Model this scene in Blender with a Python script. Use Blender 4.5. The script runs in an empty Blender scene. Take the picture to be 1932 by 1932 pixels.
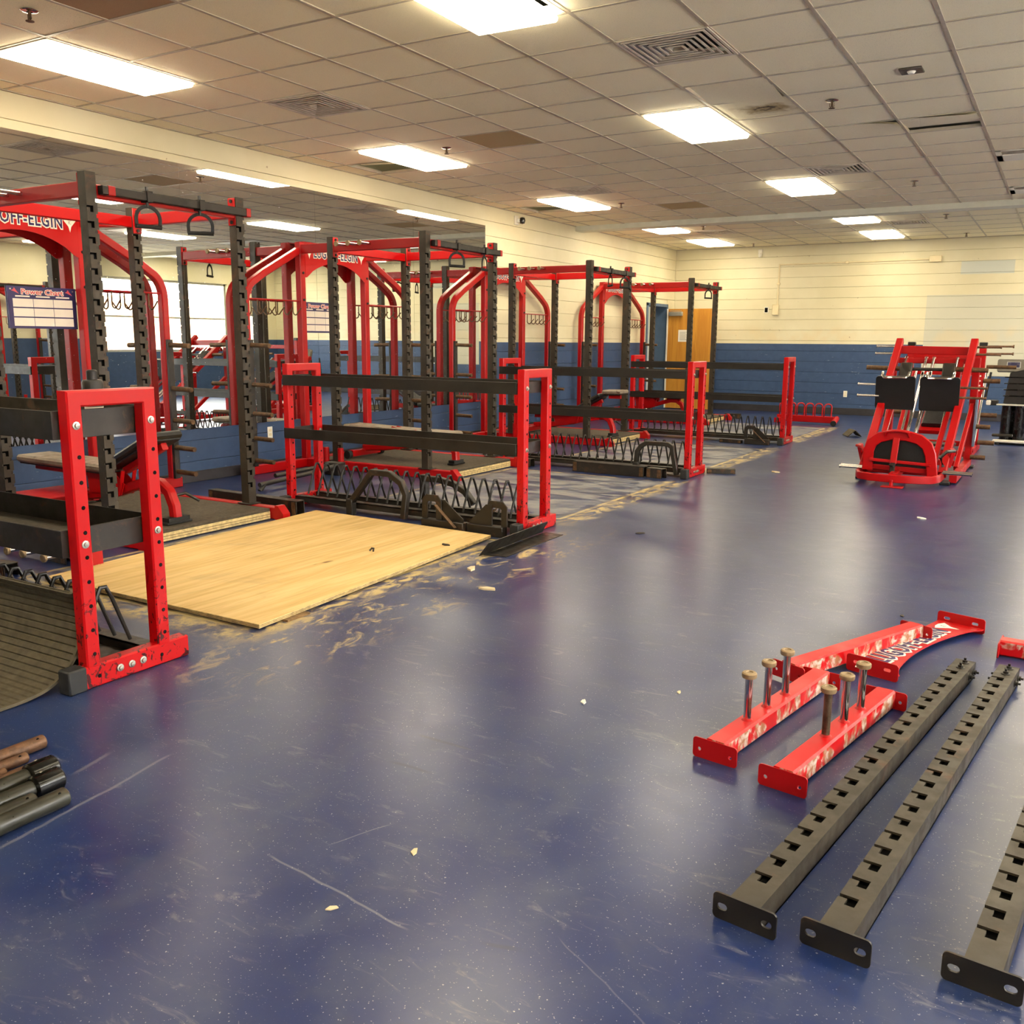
import bpy, bmesh, math, random
from math import sin, cos, pi, radians
from mathutils import Vector, Matrix
random.seed(7)
SC = bpy.context.scene
COL = SC.collection

# ---------------------------------------------------------------- camera
EYE = 1.3744
cam_d = bpy.data.cameras.new('camera')
cam = bpy.data.objects.new('camera', cam_d)
COL.objects.link(cam)
cam_d.sensor_width = 36.0
cam_d.lens = 1747.73 / 1932 * 36.0
cam_d.clip_start = 0.05
_yaw, _pitch, _roll = -0.5333, 0.1833, 0.0071
_cy, _sy, _cp, _sp = cos(_yaw), sin(_yaw), cos(_pitch), sin(_pitch)
_f = Vector((_sy * _cp, _cy * _cp, -_sp))
_r = Vector((_cy, -_sy, 0))
_u = _r.cross(_f)
_r2 = cos(_roll) * _r + sin(_roll) * _u
_u2 = -sin(_roll) * _r + cos(_roll) * _u
cam.matrix_world = Matrix(((_r2.x, _u2.x, -_f.x, 0), (_r2.y, _u2.y, -_f.y, 0), (_r2.z, _u2.z, -_f.z, EYE), (0, 0, 0, 1)))
SC.camera = cam

# ---------------------------------------------------------------- world, exposure
world = bpy.data.worlds.new('world')
SC.world = world
world.use_nodes = True
_bg = world.node_tree.nodes['Background']
_bg.inputs[0].default_value = (1.0, 0.965, 0.91, 1)        # bright overcast daylight
_bg.inputs[1].default_value = 7.0
SC.view_settings.view_transform = 'Standard'
SC.view_settings.look = 'None'
SC.view_settings.gamma = 1.0
SC.view_settings.use_curve_mapping = False
SC.view_settings.exposure = 1.7
LAMP = 7.5                      # strength of the ceiling diffusers
SC.cycles.max_bounces = 8
SC.cycles.diffuse_bounces = 4
SC.cycles.glossy_bounces = 5
SC.cycles.sample_clamp_indirect = 8.0

# ---------------------------------------------------------------- helpers
def lin(c):
    return tuple(((v / 255) / 12.92 if v / 255 <= 0.04045 else ((v / 255 + 0.055) / 1.055) ** 2.4) for v in c)

class N:
    """small node-tree writer"""
    def __init__(s, name):
        s.m = bpy.data.materials.new(name)
        s.m.use_nodes = True
        s.t = s.m.node_tree
        s.b = s.t.nodes['Principled BSDF']
        s.out = s.t.nodes['Material Output']
        s._tc = None
    def tc(s):
        if s._tc is None:
            s._tc = s.t.nodes.new('ShaderNodeTexCoord')
        return s._tc
    def obj(s): return s.tc().outputs['Object']
    def geo(s):
        return s.t.nodes.new('ShaderNodeNewGeometry').outputs['Position']
    def n(s, kind, **k):
        x = s.t.nodes.new(kind)
        for a, v in k.items(): setattr(x, a, v)
        return x
    def ln(s, a, b): s.t.links.new(a, b)
    def noise(s, vec, scale, detail=3, rough=0.55, dist=0.0, stretch=None):
        if stretch:
            mp = s.n('ShaderNodeMapping'); mp.inputs['Scale'].default_value = stretch
            if len(stretch) == 3: pass
            s.ln(vec, mp.inputs[0]); vec = mp.outputs[0]
        x = s.n('ShaderNodeTexNoise')
        x.inputs['Scale'].default_value = scale; x.inputs['Detail'].default_value = detail
        x.inputs['Roughness'].default_value = rough; x.inputs['Distortion'].default_value = dist
        s.ln(vec, x.inputs['Vector'])
        return x.outputs['Fac']
    def ramp(s, fac, a, b, va=0.0, vb=1.0):
        x = s.n('ShaderNodeMapRange', interpolation_type='SMOOTHSTEP'); x.inputs['From Min'].default_value = a; x.inputs['From Max'].default_value = b
        x.inputs['To Min'].default_value = va; x.inputs['To Max'].default_value = vb
        s.ln(fac, x.inputs['Value']); return x.outputs[0]
    def math(s, op, a, b=None, c=None):
        x = s.n('ShaderNodeMath', operation=op)
        for i, v in enumerate((a, b, c)):
            if v is None: continue
            if isinstance(v, (int, float)): x.inputs[i].default_value = v
            else: s.ln(v, x.inputs[i])
        return x.outputs[0]
    def mix(s, fac, a, b):
        x = s.n('ShaderNodeMix', data_type='RGBA')
        if isinstance(fac, (int, float)): x.inputs[0].default_value = fac
        else: s.ln(fac, x.inputs[0])
        for i, v in ((6, a), (7, b)):
            if isinstance(v, (tuple, list)): x.inputs[i].default_value = (*v[:3], 1)
            else: s.ln(v, x.inputs[i])
        return x.outputs[2]
    def sep(s, vec):
        x = s.n('ShaderNodeSeparateXYZ'); s.ln(vec, x.inputs[0]); return x.outputs
    def bump(s, fac, strength=0.2, dist=0.01):
        x = s.n('ShaderNodeBump'); x.inputs['Strength'].default_value = strength; x.inputs['Distance'].default_value = dist
        s.ln(fac, x.inputs['Height']); s.ln(x.outputs[0], s.b.inputs['Normal'])
    def set(s, color=None, rough=None, metal=None, spec=None, coat=None):
        for key, v in (('Base Color', color), ('Roughness', rough), ('Metallic', metal), ('Specular IOR Level', spec), ('Coat Weight', coat)):
            if v is None: continue
            if isinstance(v, (int, float)): s.b.inputs[key].default_value = v
            elif isinstance(v, tuple): s.b.inputs[key].default_value = (*v[:3], 1)
            else: s.ln(v, s.b.inputs[key])
        return s.m

def plain(name, rgb, rough=0.5, metal=0.0, var=0.12, scale=9.0, spec=None, bump=0.0):
    k = N(name); c = lin(rgb)
    f = k.noise(k.obj(), scale, 4)
    col = k.mix(k.ramp(f, 0.3, 0.7), tuple(v * (1 - var) for v in c), tuple(min(1, v * (1 + var)) for v in c))
    r = k.ramp(k.noise(k.obj(), scale * 2.3, 3), 0.3, 0.7, max(0.02, rough - 0.06), min(1, rough + 0.08))
    if bump: k.bump(k.noise(k.obj(), 260, 2), bump, 0.002)
    return k.set(col, r, metal, spec)

class M:
    """collects shapes into ONE mesh"""
    def __init__(s, m=None):
        s.v, s.f, s.mi = [], [], []
        s.m = m or Matrix.Identity(4)
        s.cur = 0
    def add(s, vs, fs):
        b = len(s.v)
        s.v += [tuple(s.m @ Vector(p)) for p in vs]
        s.f += [tuple(b + i for i in f) for f in fs]
        s.mi += [s.cur] * len(fs)
        return s
    def box(s, x0, x1, y0, y1, z0, z1, b=0.0):
        if x0 > x1: x0, x1 = x1, x0
        if y0 > y1: y0, y1 = y1, y0
        if z0 > z1: z0, z1 = z1, z0
        if b <= 0:
            v = [(x0, y0, z0), (x1, y0, z0), (x1, y1, z0), (x0, y1, z0), (x0, y0, z1), (x1, y0, z1), (x1, y1, z1), (x0, y1, z1)]
            return s.add(v, [(3, 2, 1, 0), (4, 5, 6, 7), (0, 1, 5, 4), (1, 2, 6, 5), (2, 3, 7, 6), (3, 0, 4, 7)])
        b = min(b, (x1 - x0) * .45, (y1 - y0) * .45, (z1 - z0) * .45)
        vs, ids = [], {}
        for ix, x in ((0, x0), (1, x1)):
            for iy, y in ((0, y0), (1, y1)):
                for iz, z in ((0, z0), (1, z1)):
                    dx, dy, dz = (b if ix == 0 else -b), (b if iy == 0 else -b), (b if iz == 0 else -b)
                    ids[ix, iy, iz] = len(vs)
                    vs += [(x, y + dy, z + dz), (x + dx, y, z + dz), (x + dx, y + dy, z)]
        g = lambda a, k: ids[a] + k
        fs = []
        for i in (0, 1):
            q = [(i, 0, 0), (i, 1, 0), (i, 1, 1), (i, 0, 1)]; q = q if i else q[::-1]; fs.append(tuple(g(a, 0) for a in q))
            q = [(0, i, 0), (0, i, 1), (1, i, 1), (1, i, 0)]; q = q if i else q[::-1]; fs.append(tuple(g(a, 1) for a in q))
            q = [(0, 0, i), (1, 0, i), (1, 1, i), (0, 1, i)]; q = q if i else q[::-1]; fs.append(tuple(g(a, 2) for a in q))
        for iy in (0, 1):
            for iz in (0, 1): fs.append((g((0, iy, iz), 1), g((1, iy, iz), 1), g((1, iy, iz), 2), g((0, iy, iz), 2)))
        for ix in (0, 1):
            for iz in (0, 1): fs.append((g((ix, 0, iz), 0), g((ix, 1, iz), 0), g((ix, 1, iz), 2), g((ix, 0, iz), 2)))
        for ix in (0, 1):
            for iy in (0, 1): fs.append((g((ix, iy, 0), 0), g((ix, iy, 1), 0), g((ix, iy, 1), 1), g((ix, iy, 0), 1)))
        for a in ids: fs.append((g(a, 0), g(a, 1), g(a, 2)))
        return s.add(vs, fs)
    def prism(s, pts, z0, z1):
        """polygon in local xy, extruded along z"""
        n = len(pts)
        v = [(x, y, z0) for x, y in pts] + [(x, y, z1) for x, y in pts]
        return s.add(v, [tuple(range(n - 1, -1, -1)), tuple(range(n, 2 * n))] + [(i, (i + 1) % n, n + (i + 1) % n, n + i) for i in range(n)])
    def sweep(s, path, prof, closed=False, up=(0, 0, 1), caps=True):
        """sweep a closed 2D profile (side, up) along a polyline"""
        P = [Vector(p) for p in path]; n = len(P); k = len(prof); up = Vector(up)
        vs, fs = [], []
        for i, p in enumerate(P):
            a = P[i - 1] if (i > 0 or closed) else None
            c = P[(i + 1) % n] if (i < n - 1 or closed) else None
            d1 = (p - a).normalized() if a is not None else None
            d2 = (c - p).normalized() if c is not None else None
            t = (d1 + d2).normalized() if d1 is not None and d2 is not None else (d1 or d2)
            sc_ = 1.0
            if d1 is not None and d2 is not None: sc_ = 1 / max(0.4, t.dot(d2))
            uu = up - t * up.dot(t)
            if uu.length < 1e-3:
                uu = Vector((1, 0, 0)) - t * t.x
            uu.normalize(); si = t.cross(uu).normalized()
            # mitre along the direction of the bend
            bend = (d2 - d1) if d1 is not None and d2 is not None else Vector()
            if bend.length > 1e-5:
                bn = bend.normalized()
            else: bn = None
            for x, y in prof:
                q = si * x + uu * y
                if bn is not None: q = q + bn * (q.dot(bn) * (sc_ - 1))
                vs.append(tuple(p + q))
        m = n if closed else n - 1
        for i in range(m):
            a, b = i * k, ((i + 1) % n) * k
            for j in range(k):
                j2 = (j + 1) % k
                fs.append((a + j, a + j2, b + j2, b + j))
        if caps and not closed:
            fs.append(tuple(range(k - 1, -1, -1))); fs.append(tuple((n - 1) * k + j for j in range(k)))
        return s.add(vs, fs)
    def tube(s, path, r, n=10, closed=False, up=(0, 0, 1)):
        return s.sweep(path, [(r * cos(2 * pi * i / n), r * sin(2 * pi * i / n)) for i in range(n)], closed, up)
    def sq(s, path, w, h, closed=False, up=(0, 0, 1), c=0.006):
        w, h = w / 2, h / 2; c = min(c, w * .5, h * .5)
        pr = [(w - c, -h), (w, -h + c), (w, h - c), (w - c, h), (-w + c, h), (-w, h - c), (-w, -h + c), (-w + c, -h)] if c > 0 else [(w, -h), (w, h), (-w, h), (-w, -h)]
        return s.sweep(path, pr, closed, up)
    def cyl(s, a, b, r, n=12, r2=None):
        a, b = Vector(a), Vector(b); d = (b - a).normalized()
        u = d.orthogonal().normalized(); w = d.cross(u); r2 = r if r2 is None else r2
        v = [tuple(a + (u * cos(2 * pi * i / n) + w * sin(2 * pi * i / n)) * r) for i in range(n)] + [tuple(b + (u * cos(2 * pi * i / n) + w * sin(2 * pi * i / n)) * r2) for i in range(n)]
        return s.add(v, [tuple(range(n - 1, -1, -1)), tuple(range(n, 2 * n))] + [(i, (i + 1) % n, n + (i + 1) % n, n + i) for i in range(n)])
    def lathe(s, prof, n=16, o=(0, 0, 0)):
        v, f = [], []; k = len(prof)
        for i in range(n):
            a = 2 * pi * i / n
            v += [(o[0] + r * cos(a), o[1] + r * sin(a), o[2] + z) for r, z in prof]
        for i in range(n):
            for j in range(k - 1):
                a, b = i * k, ((i + 1) % n) * k
                f.append((a + j, b + j, b + j + 1, a + j + 1))
        return s.add(v, f)
    def mesh(s, name, mats, ang=0.7):
        me = bpy.data.meshes.new(name)
        me.from_pydata(s.v, [], s.f)
        me.validate(verbose=False)
        bm = bmesh.new(); bm.from_mesh(me); bmesh.ops.recalc_face_normals(bm, faces=bm.faces[:]); bm.to_mesh(me); bm.free()
        mats = mats if isinstance(mats, (list, tuple)) else [mats]
        for m in mats: me.materials.append(m)
        if len(mats) > 1 and len(me.polygons) == len(s.mi): me.polygons.foreach_set('material_index', s.mi)
        me.polygons.foreach_set('use_smooth', [True] * len(me.polygons))
        me.set_sharp_from_angle(angle=ang)
        return me
    def obj(s, name, mats, parent=None, loc=None, ang=0.7):
        return link(name, s.mesh(name, mats, ang), parent, loc)

def link(name, me, parent=None, loc=None, rot=None):
    o = bpy.data.objects.new(name, me); COL.objects.link(o)
    if parent is not None: o.parent = parent
    if loc is not None: o.location = loc
    if rot is not None: o.rotation_euler = rot
    return o

def tag(o, label, cat, group=None):
    o['label'] = label; o['category'] = cat
    if group: o['group'] = group
    return o

def thing(name, label, cat, loc=(0, 0, 0), rz=0.0, group=None):
    o = bpy.data.objects.new(name, None); COL.objects.link(o)
    o.location = loc; o.rotation_euler = (0, 0, rz); o.empty_display_size = 0.1
    return tag(o, label, cat, group)

def dup(root, loc, rz, label, group=None, skip=()):
    r = root.copy(); COL.objects.link(r); r.location = loc; r.rotation_euler = (root.rotation_euler[0], root.rotation_euler[1], rz)
    r['label'] = label
    if group: r['group'] = group
    for ch in list(root.children):
        if ch.name.split('.')[0] in skip: continue
        c = ch.copy(); COL.objects.link(c); c.parent = r
        for g in list(ch.children):
            d = g.copy(); COL.objects.link(d); d.parent = c
    return r

def struct(o): o['kind'] = 'structure'; return o
def stuff(o): o['kind'] = 'stuff'; return o

def text_mesh(body, size, extrude=0.0, offset=0.0, name='text', align='CENTER', sx=1.0, res=2, space=1.0):
    cu = bpy.data.curves.new(name, 'FONT'); cu.body = body; cu.size = size; cu.extrude = extrude; cu.offset = offset
    cu.align_x = align; cu.align_y = 'CENTER'; cu.resolution_u = res; cu.space_character = space
    o = bpy.data.objects.new(name, cu); COL.objects.link(o)
    dg = bpy.context.evaluated_depsgraph_get()
    me = bpy.data.meshes.new_from_object(o.evaluated_get(dg))
    bpy.data.objects.remove(o); bpy.data.curves.remove(cu)
    if sx != 1.0:
        for v in me.vertices: v.co.x *= sx
    return me

def arc(cx, cy, r, a0, a1, n=8):
    return [(cx + r * cos(a0 + (a1 - a0) * i / n), cy + r * sin(a0 + (a1 - a0) * i / n)) for i in range(n + 1)]

def rrect(w, h, r, n=4):
    """rounded rectangle outline centred on 0"""
    w, h = w / 2, h / 2; p = []
    for cx, cy, a in ((w - r, h - r, 0), (-w + r, h - r, pi / 2), (-w + r, -h + r, pi), (w - r, -h + r, 1.5 * pi)):
        p += arc(cx, cy, r, a, a + pi / 2, n)
    return p
# ---------------------------------------------------------------- materials
XW, YF, ZC, YB, XR = -7.179, 18.77, 3.219, -4.0, 4.2      # left wall, far wall, ceiling, back wall, right wall
S = 0.6096; GX, GY = -8.349 * S, 6.360 * S                # ceiling grid

def mat_floor():
    k = N('blue_floor_paint'); P = k.geo(); x, y, z = k.sep(P)
    big = k.noise(P, 0.9, 3, 0.6); mid = k.noise(P, 4.5, 5, 0.62, 0.6); fine = k.noise(P, 60, 3)
    streak = k.noise(P, 1.0, 5, 0.7, 1.2, stretch=(5, 16, 1)); speck = k.noise(P, 165, 1, 0.5); speck2 = k.noise(P, 110, 1, 0.5)
    col = k.mix(k.ramp(big, 0.35, 0.7), lin((19, 36, 84)), lin((33, 50, 90)))
    col = k.mix(k.math('MULTIPLY', k.ramp(mid, 0.38, 0.80), 0.50), col, lin((66, 74, 92)))
    col = k.mix(k.math('MULTIPLY', k.ramp(streak, 0.56, 0.76), 0.30), col, lin((150, 146, 140)))
    inside = None; edge = None; dust = None
    wob = k.math('MULTIPLY', k.math('SUBTRACT', k.noise(P, 6, 4), 0.5), 0.16)
    for cy, hy in ((4.22, 1.17), (7.48, 1.15), (10.8, 1.2), (14.45, 1.2)):
        dx = k.math('SUBTRACT', k.math('ABSOLUTE', k.math('ADD', x, 4.20)), 0.90)
        dy = k.math('SUBTRACT', k.math('ABSOLUTE', k.math('SUBTRACT', y, cy)), hy)
        d = k.math('MAXIMUM', dx, dy)
        i_ = k.ramp(k.math('ADD', d, wob), 0.02, -0.10)
        e_ = k.ramp(k.math('ABSOLUTE', d), 0.028, 0.008)
        # sawdust swept up along the aisle edge of each removed platform
        ddx = k.ramp(k.math('ADD', k.math('ABSOLUTE', k.math('ADD', x, 3.21)), k.math('MULTIPLY', wob, 1.3)), 0.16, 0.02)
        ddy = k.ramp(dy, 0.35, -0.1)
        u_ = k.math('MULTIPLY', ddx, ddy)
        inside = i_ if inside is None else k.math('MAXIMUM', inside, i_)
        edge = e_ if edge is None else k.math('MAXIMUM', edge, e_)
        dust = u_ if dust is None else k.math('MAXIMUM', dust, u_)
    worn = k.math('MULTIPLY', inside, k.ramp(k.noise(P, 2.2, 6, 0.65, 0.8, stretch=(1.2, 2.6, 1)), 0.38, 0.62))
    col = k.mix(k.math('MULTIPLY', worn, 0.75), col, lin((158, 156, 150)))
    col = k.mix(k.math('MULTIPLY', edge, k.ramp(mid, 0.35, 0.6)), col, lin((196, 176, 120)))
    dn = k.math('MULTIPLY', dust, k.ramp(k.noise(P, 9, 6, 0.7, 0.7, stretch=(1.5, 0.8, 1)), 0.42, 0.6))
    near = k.math('MULTIPLY', k.ramp(k.math('ABSOLUTE', k.math('SUBTRACT', y, 4.2)), 2.2, 0.9), k.ramp(k.math('ABSOLUTE', k.math('ADD', x, 2.95)), 0.42, 0.12))
    dn = k.math('MAXIMUM', dn, k.math('MULTIPLY', near, k.ramp(k.noise(P, 5, 6, 0.7, 1.0, stretch=(1.6, 0.9, 1)), 0.52, 0.66)))
    # sawdust along the short near edge of the plywood
    nb = k.math('MULTIPLY', k.ramp(k.math('ABSOLUTE', k.math('SUBTRACT', y, 2.96)), 0.14, 0.03), k.ramp(k.math('ABSOLUTE', k.math('ADD', x, 4.05)), 1.0, 0.85))
    dn = k.math('MAXIMUM', dn, k.math('MULTIPLY', nb, k.ramp(k.noise(P, 7, 5, 0.7, 0.5), 0.40, 0.6)))
    col = k.mix(k.math('MULTIPLY', dn, 0.9), col, lin((190, 166, 108)))
    sp = k.math('MAXIMUM', k.ramp(speck, 0.70, 0.77), k.math('MULTIPLY', k.ramp(speck2, 0.72, 0.78), 0.9))
    col = k.mix(k.math('MULTIPLY', sp, 0.6), col, lin((190, 188, 180)))
    def line(ax, ay, bx, by, w):
        L = math.hypot(bx - ax, by - ay); ux, uy = (bx - ax) / L, (by - ay) / L
        al = k.math('ADD', k.math('MULTIPLY', k.math('SUBTRACT', x, ax), ux), k.math('MULTIPLY', k.math('SUBTRACT', y, ay), uy))
        ac = k.math('ADD', k.math('MULTIPLY', k.math('SUBTRACT', x, ax), -uy), k.math('MULTIPLY', k.math('SUBTRACT', y, ay), ux))
        ac = k.math('ADD', ac, k.math('MULTIPLY', k.math('SUBTRACT', k.noise(P, 5, 2), .5), .03))
        return k.math('MULTIPLY', k.ramp(k.math('ABSOLUTE', ac), w, w * .3), k.ramp(k.math('ABSOLUTE', k.math('SUBTRACT', al, L / 2)), L / 2, L / 2 - .05))
    for (ax, ay, bx, by, w, f_) in ((-1.743, 1.646, -1.20, 1.58, .005, .28), (-1.632, 1.754, -1.537, 1.959, .003, .3), (-2.603, 1.648, -2.65, 1.847, .012, .2), (-2.371, 1.24, -2.458, 1.94, .009, .22), (-1.571, 2.925, -1.467, 2.919, .003, .5), (-.9, 1.75, -.55, 1.55, .003, .15)):
        col = k.mix(k.math('MULTIPLY', line(ax, ay, bx, by, w), f_), col, lin((170, 166, 158)))
    for (ax, ay, bx, by, w) in ((-1.864, 2.481, -1.60, 2.474, .012), (-1.813, 2.265, -1.62, 2.267, .012), (-1.05, 1.62, -.93, 1.66, .010)):
        col = k.mix(k.math('MULTIPLY', line(ax, ay, bx, by, w), .45), col, lin((20, 26, 44)))
    rgh = k.math('ADD', k.ramp(mid, 0.3, 0.75, 0.282, 0.335), k.math('MULTIPLY', k.math('MAXIMUM', dn, worn), 0.25))
    k.bump(k.noise(P, 9, 2), 0.05, 0.006)
    return k.set(col, rgh, 0.0, 0.5)

def mat_wall(name, axis):
    """cream block wall over a blue dado, painted by height; AXIS picks the far wall's patches"""
    k = N(name); P = k.geo(); x, y, z = k.sep(P)
    n1 = k.noise(P, 1.1, 4); n2 = k.noise(P, 9, 4); n3 = k.noise(P, 90, 3)
    cream = k.mix(k.ramp(n1, 0.3, 0.7), lin((206, 198, 164)), lin((216, 209, 178)))
    blue = k.mix(k.ramp(n2, 0.3, 0.7), lin((50, 72, 106)), lin((58, 80, 114)))
    blue = k.mix(k.math('MULTIPLY', k.ramp(k.noise(P, 22, 3, 0.6, 0, stretch=(0.35, 0.35, 3.0)), 0.70, 0.76), 0.7), blue, lin((190, 200, 210)))
    up = k.math('GREATER_THAN', z, 1.345)
    if axis == 'far':
        inx = k.math('MULTIPLY', k.math('GREATER_THAN', x, -2.32), k.math('LESS_THAN', x, -0.62))
        up = k.math('MAXIMUM', up, k.math('MULTIPLY', inx, k.math('GREATER_THAN', z, 0.80)))
        g = k.math('MULTIPLY', inx, k.math('LESS_THAN', z, 2.235))
        cream = k.mix(k.math('MULTIPLY', g, 0.8), cream, lin((188, 188, 172)))
        g2 = k.math('MULTIPLY', k.math('MULTIPLY', k.math('GREATER_THAN', x, -1.80), k.math('LESS_THAN', x, -0.95)), k.math('MULTIPLY', k.math('GREATER_THAN', z, 2.59), k.math('LESS_THAN', z, 2.815)))
        cream = k.mix(k.math('MULTIPLY', g2, 0.75), cream, lin((186, 194, 190)))
        st = k.math('MULTIPLY', k.ramp(k.math('ABSOLUTE', k.math('SUBTRACT', z, 1.5)), 0.25, 0.05), k.ramp(k.noise(P, 2.5, 3), 0.45, 0.65))
        cream = k.mix(k.math('MULTIPLY', st, 0.35), cream, lin((214, 190, 140)))
    chip = k.ramp(k.noise(P, 16, 2, 0.5), 0.765, 0.785)
    cream = k.mix(k.math('MULTIPLY', chip, 0.55), cream, lin((120, 96, 70)))
    col = k.mix(up, blue, cream)
    k.bump(n3, 0.12, 0.004)
    return k.set(col, k.ramp(n2, 0.3, 0.7, 0.42, 0.58), 0.0, 0.4)

def mat_tile(name, rgb, stain=None):
    k = N(name); P = k.obj(); G = k.geo(); c = lin(rgb)
    f = k.noise(G, 210, 2, 0.5); col = k.mix(k.ramp(f, 0.60, 0.72), c, tuple(v * 0.62 for v in c))
    col = k.mix(k.math('MULTIPLY', k.ramp(k.noise(G, 0.7, 4), 0.35, 0.7), 0.25), col, tuple(v * 0.86 for v in c))
    if stain:
        x, y, z = k.sep(P); a, b = stain[0]
        d = k.math('SQRT', k.math('ADD', k.math('POWER', k.math('SUBTRACT', x, a), 2), k.math('POWER', k.math('MULTIPLY', k.math('SUBTRACT', y, b), 1.5), 2)))
        d = k.math('ADD', d, k.math('MULTIPLY', k.math('SUBTRACT', k.noise(P, 6, 5, 0.65, 0.8), 0.5), 0.5))
        col = k.mix(k.ramp(d, 0.30, 0.12), col, lin((176, 158, 118)))
        col = k.mix(k.math('MULTIPLY', k.ramp(d, 0.16, 0.05), k.ramp(k.noise(P, 14, 4), 0.4, 0.6)), col, lin((62, 50, 38)))
    k.bump(f, 0.35, 0.004)
    return k.set(col, 0.85, 0, 0.2)

def mat_red(name, rgb=(184, 3, 8), scuff=0.0, rust=0.0, rough=0.30):
    k = N(name); P = k.obj(); x, y, z = k.sep(P)
    c = lin(rgb); col = k.mix(k.ramp(k.noise(P, 3, 1), 0.3, 0.7), c, tuple(v * 0.95 for v in c))
    if scuff:
        s = k.math('MULTIPLY', k.ramp(z, 0.56, 0.22), k.ramp(k.noise(P, 11, 5, 0.65, 2.2, stretch=(1.6, 1.6, 1.1)), 0.565, 0.59))
        col = k.mix(k.math('MULTIPLY', s, scuff), col, lin((16, 8, 8)))
    if rust:
        s = k.ramp(k.noise(P, 5, 5, 0.7, 0.6, stretch=(2.0, 1.2, 0.7)), 0.46, 0.53)
        gn = k.t.nodes.new('ShaderNodeNewGeometry'); nz = k.sep(gn.outputs['Normal'])[2]
        s = k.math('MULTIPLY', k.math('MULTIPLY', s, rust), k.ramp(nz, 0.75, 0.45))
        col = k.mix(s, col, k.mix(k.ramp(k.noise(P, 30, 4), 0.4, 0.6), lin((196, 186, 172)), lin((150, 104, 70))))
    return k.set(col, k.ramp(k.noise(P, 6, 2), 0.3, 0.7, rough - 0.015, rough + 0.12), 0, 0.35, 0.0)

def mat_black(name, rgb=(38, 35, 30), wear=0.0, rough=0.45, spec=0.5):
    k = N(name); P = k.obj(); c = lin(rgb)
    col = k.mix(k.ramp(k.noise(P, 7, 4), 0.3, 0.7), tuple(v * 0.75 for v in c), tuple(v * 1.35 for v in c))
    if wear:
        s = k.math('MULTIPLY', k.ramp(k.noise(P, 9, 6, 0.7, 0.4), 0.56, 0.66), wear)
        col = k.mix(s, col, k.mix(k.ramp(k.noise(P, 40, 3), 0.4, 0.6), lin((76, 58, 38)), lin((84, 50, 28))))
    return k.set(col, k.ramp(k.noise(P, 15, 4), 0.3, 0.7, rough - 0.08, rough + 0.12), 0, spec)

def mat_wood(name, a, b, scale=1.0, rough=0.55, sx=(1, 9, 9)):
    k = N(name); P = k.obj()
    g = k.noise(P, 2.2 * scale, 5, 0.6, 1.8, stretch=sx)
    g2 = k.noise(P, 9 * scale, 4, 0.6, 0.5, stretch=sx)
    col = k.mix(k.ramp(g, 0.35, 0.65), lin(a), lin(b))
    col = k.mix(k.math('MULTIPLY', k.ramp(g2, 0.5, 0.75), 0.35), col, tuple(v * 0.6 for v in lin(b)))
    return k.set(col, rough, 0, 0.3), k, col

def mat_ply():
    m, k, col = mat_wood('plywood_face', (222, 190, 130), (204, 168, 104), 0.8, 0.6, (5, 0.35, 5))
    P = k.obj()
    kn = k.ramp(k.noise(P, 3.2, 3, 0.5, 0.4, stretch=(1.6, 0.6, 1)), 0.73, 0.765)
    dirt = k.math('MULTIPLY', k.ramp(k.noise(P, 1.4, 5, 0.65, 0.8), 0.52, 0.72), 0.38)
    c = k.mix(dirt, col, lin((150, 128, 92)))
    c = k.mix(k.math('MULTIPLY', kn, 0.8), c, lin((92, 58, 30)))
    k.ln(c, k.b.inputs['Base Color'])
    return m

def mat_rust(name, rgb=(120, 86, 56), rough=0.6, metal=0.2):
    k = N(name); P = k.obj(); c = lin(rgb)
    col = k.mix(k.ramp(k.noise(P, 22, 5, 0.65), 0.3, 0.7), tuple(v * 0.55 for v in c), tuple(min(1, v * 1.4) for v in c))
    k.bump(k.noise(P, 120, 3), 0.15, 0.002)
    return k.set(col, rough, metal, 0.5)

def mat_emit(name, rgb, strength):
    k = N(name); k.b.inputs['Emission Color'].default_value = (*lin(rgb), 1); k.b.inputs['Emission Strength'].default_value = strength
    return k.set(lin((240, 240, 235)), 0.5)

def mat_mirror():
    k = N('mirror_glass'); P = k.geo()
    sp = k.ramp(k.noise(P, 60, 2, 0.5), 0.735, 0.76)
    sm = k.ramp(k.noise(P, 3.0, 5, 0.7, 0.6), 0.55, 0.8)
    rough = k.math('ADD', k.math('MULTIPLY', sp, 0.5), 0.0)
    col = k.mix(k.math('MULTIPLY', sm, 0.25), (0.78, 0.80, 0.78), (0.62, 0.65, 0.65))
    k.set(col, rough, 1.0)
    return k.m

RED = mat_red('red_powder_coat', (168, 3, 6))
RED_SCUFF = mat_red('red_powder_coat_scuffed', scuff=0.9)
RED_RUST = mat_red('red_powder_coat_peeled', rust=0.9, rgb=(186, 4, 10), rough=0.34)
RIB_RUB = plain('ribbed_rubber', (84, 75, 56), 0.75, 0, 0.25, 20)
RED_SHEET = mat_red('red_sheet_steel', rgb=(168, 6, 9), rough=0.4)
BLACK = mat_black('black_steel', (27, 23, 18), 0.0)
BLACK_WORN = mat_black('black_steel_worn', (32, 27, 20), 0.6)
BLACK_BAR = mat_black('black_upright_rubbed', (48, 41, 29), 0.65, 0.5)
BLACK_SHINY = mat_black('black_enamel', (12, 12, 10), 0.0, 0.2)
BLACK_IN = mat_black('black_hollow_shade_print', (5, 5, 4), 0.0, 0.8, 0.2)  # near-black painted for shade in slots and holes, also the number print
RUBBER = plain('black_rubber', (20, 19, 18), 0.7, 0, 0.2, 14)
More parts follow.
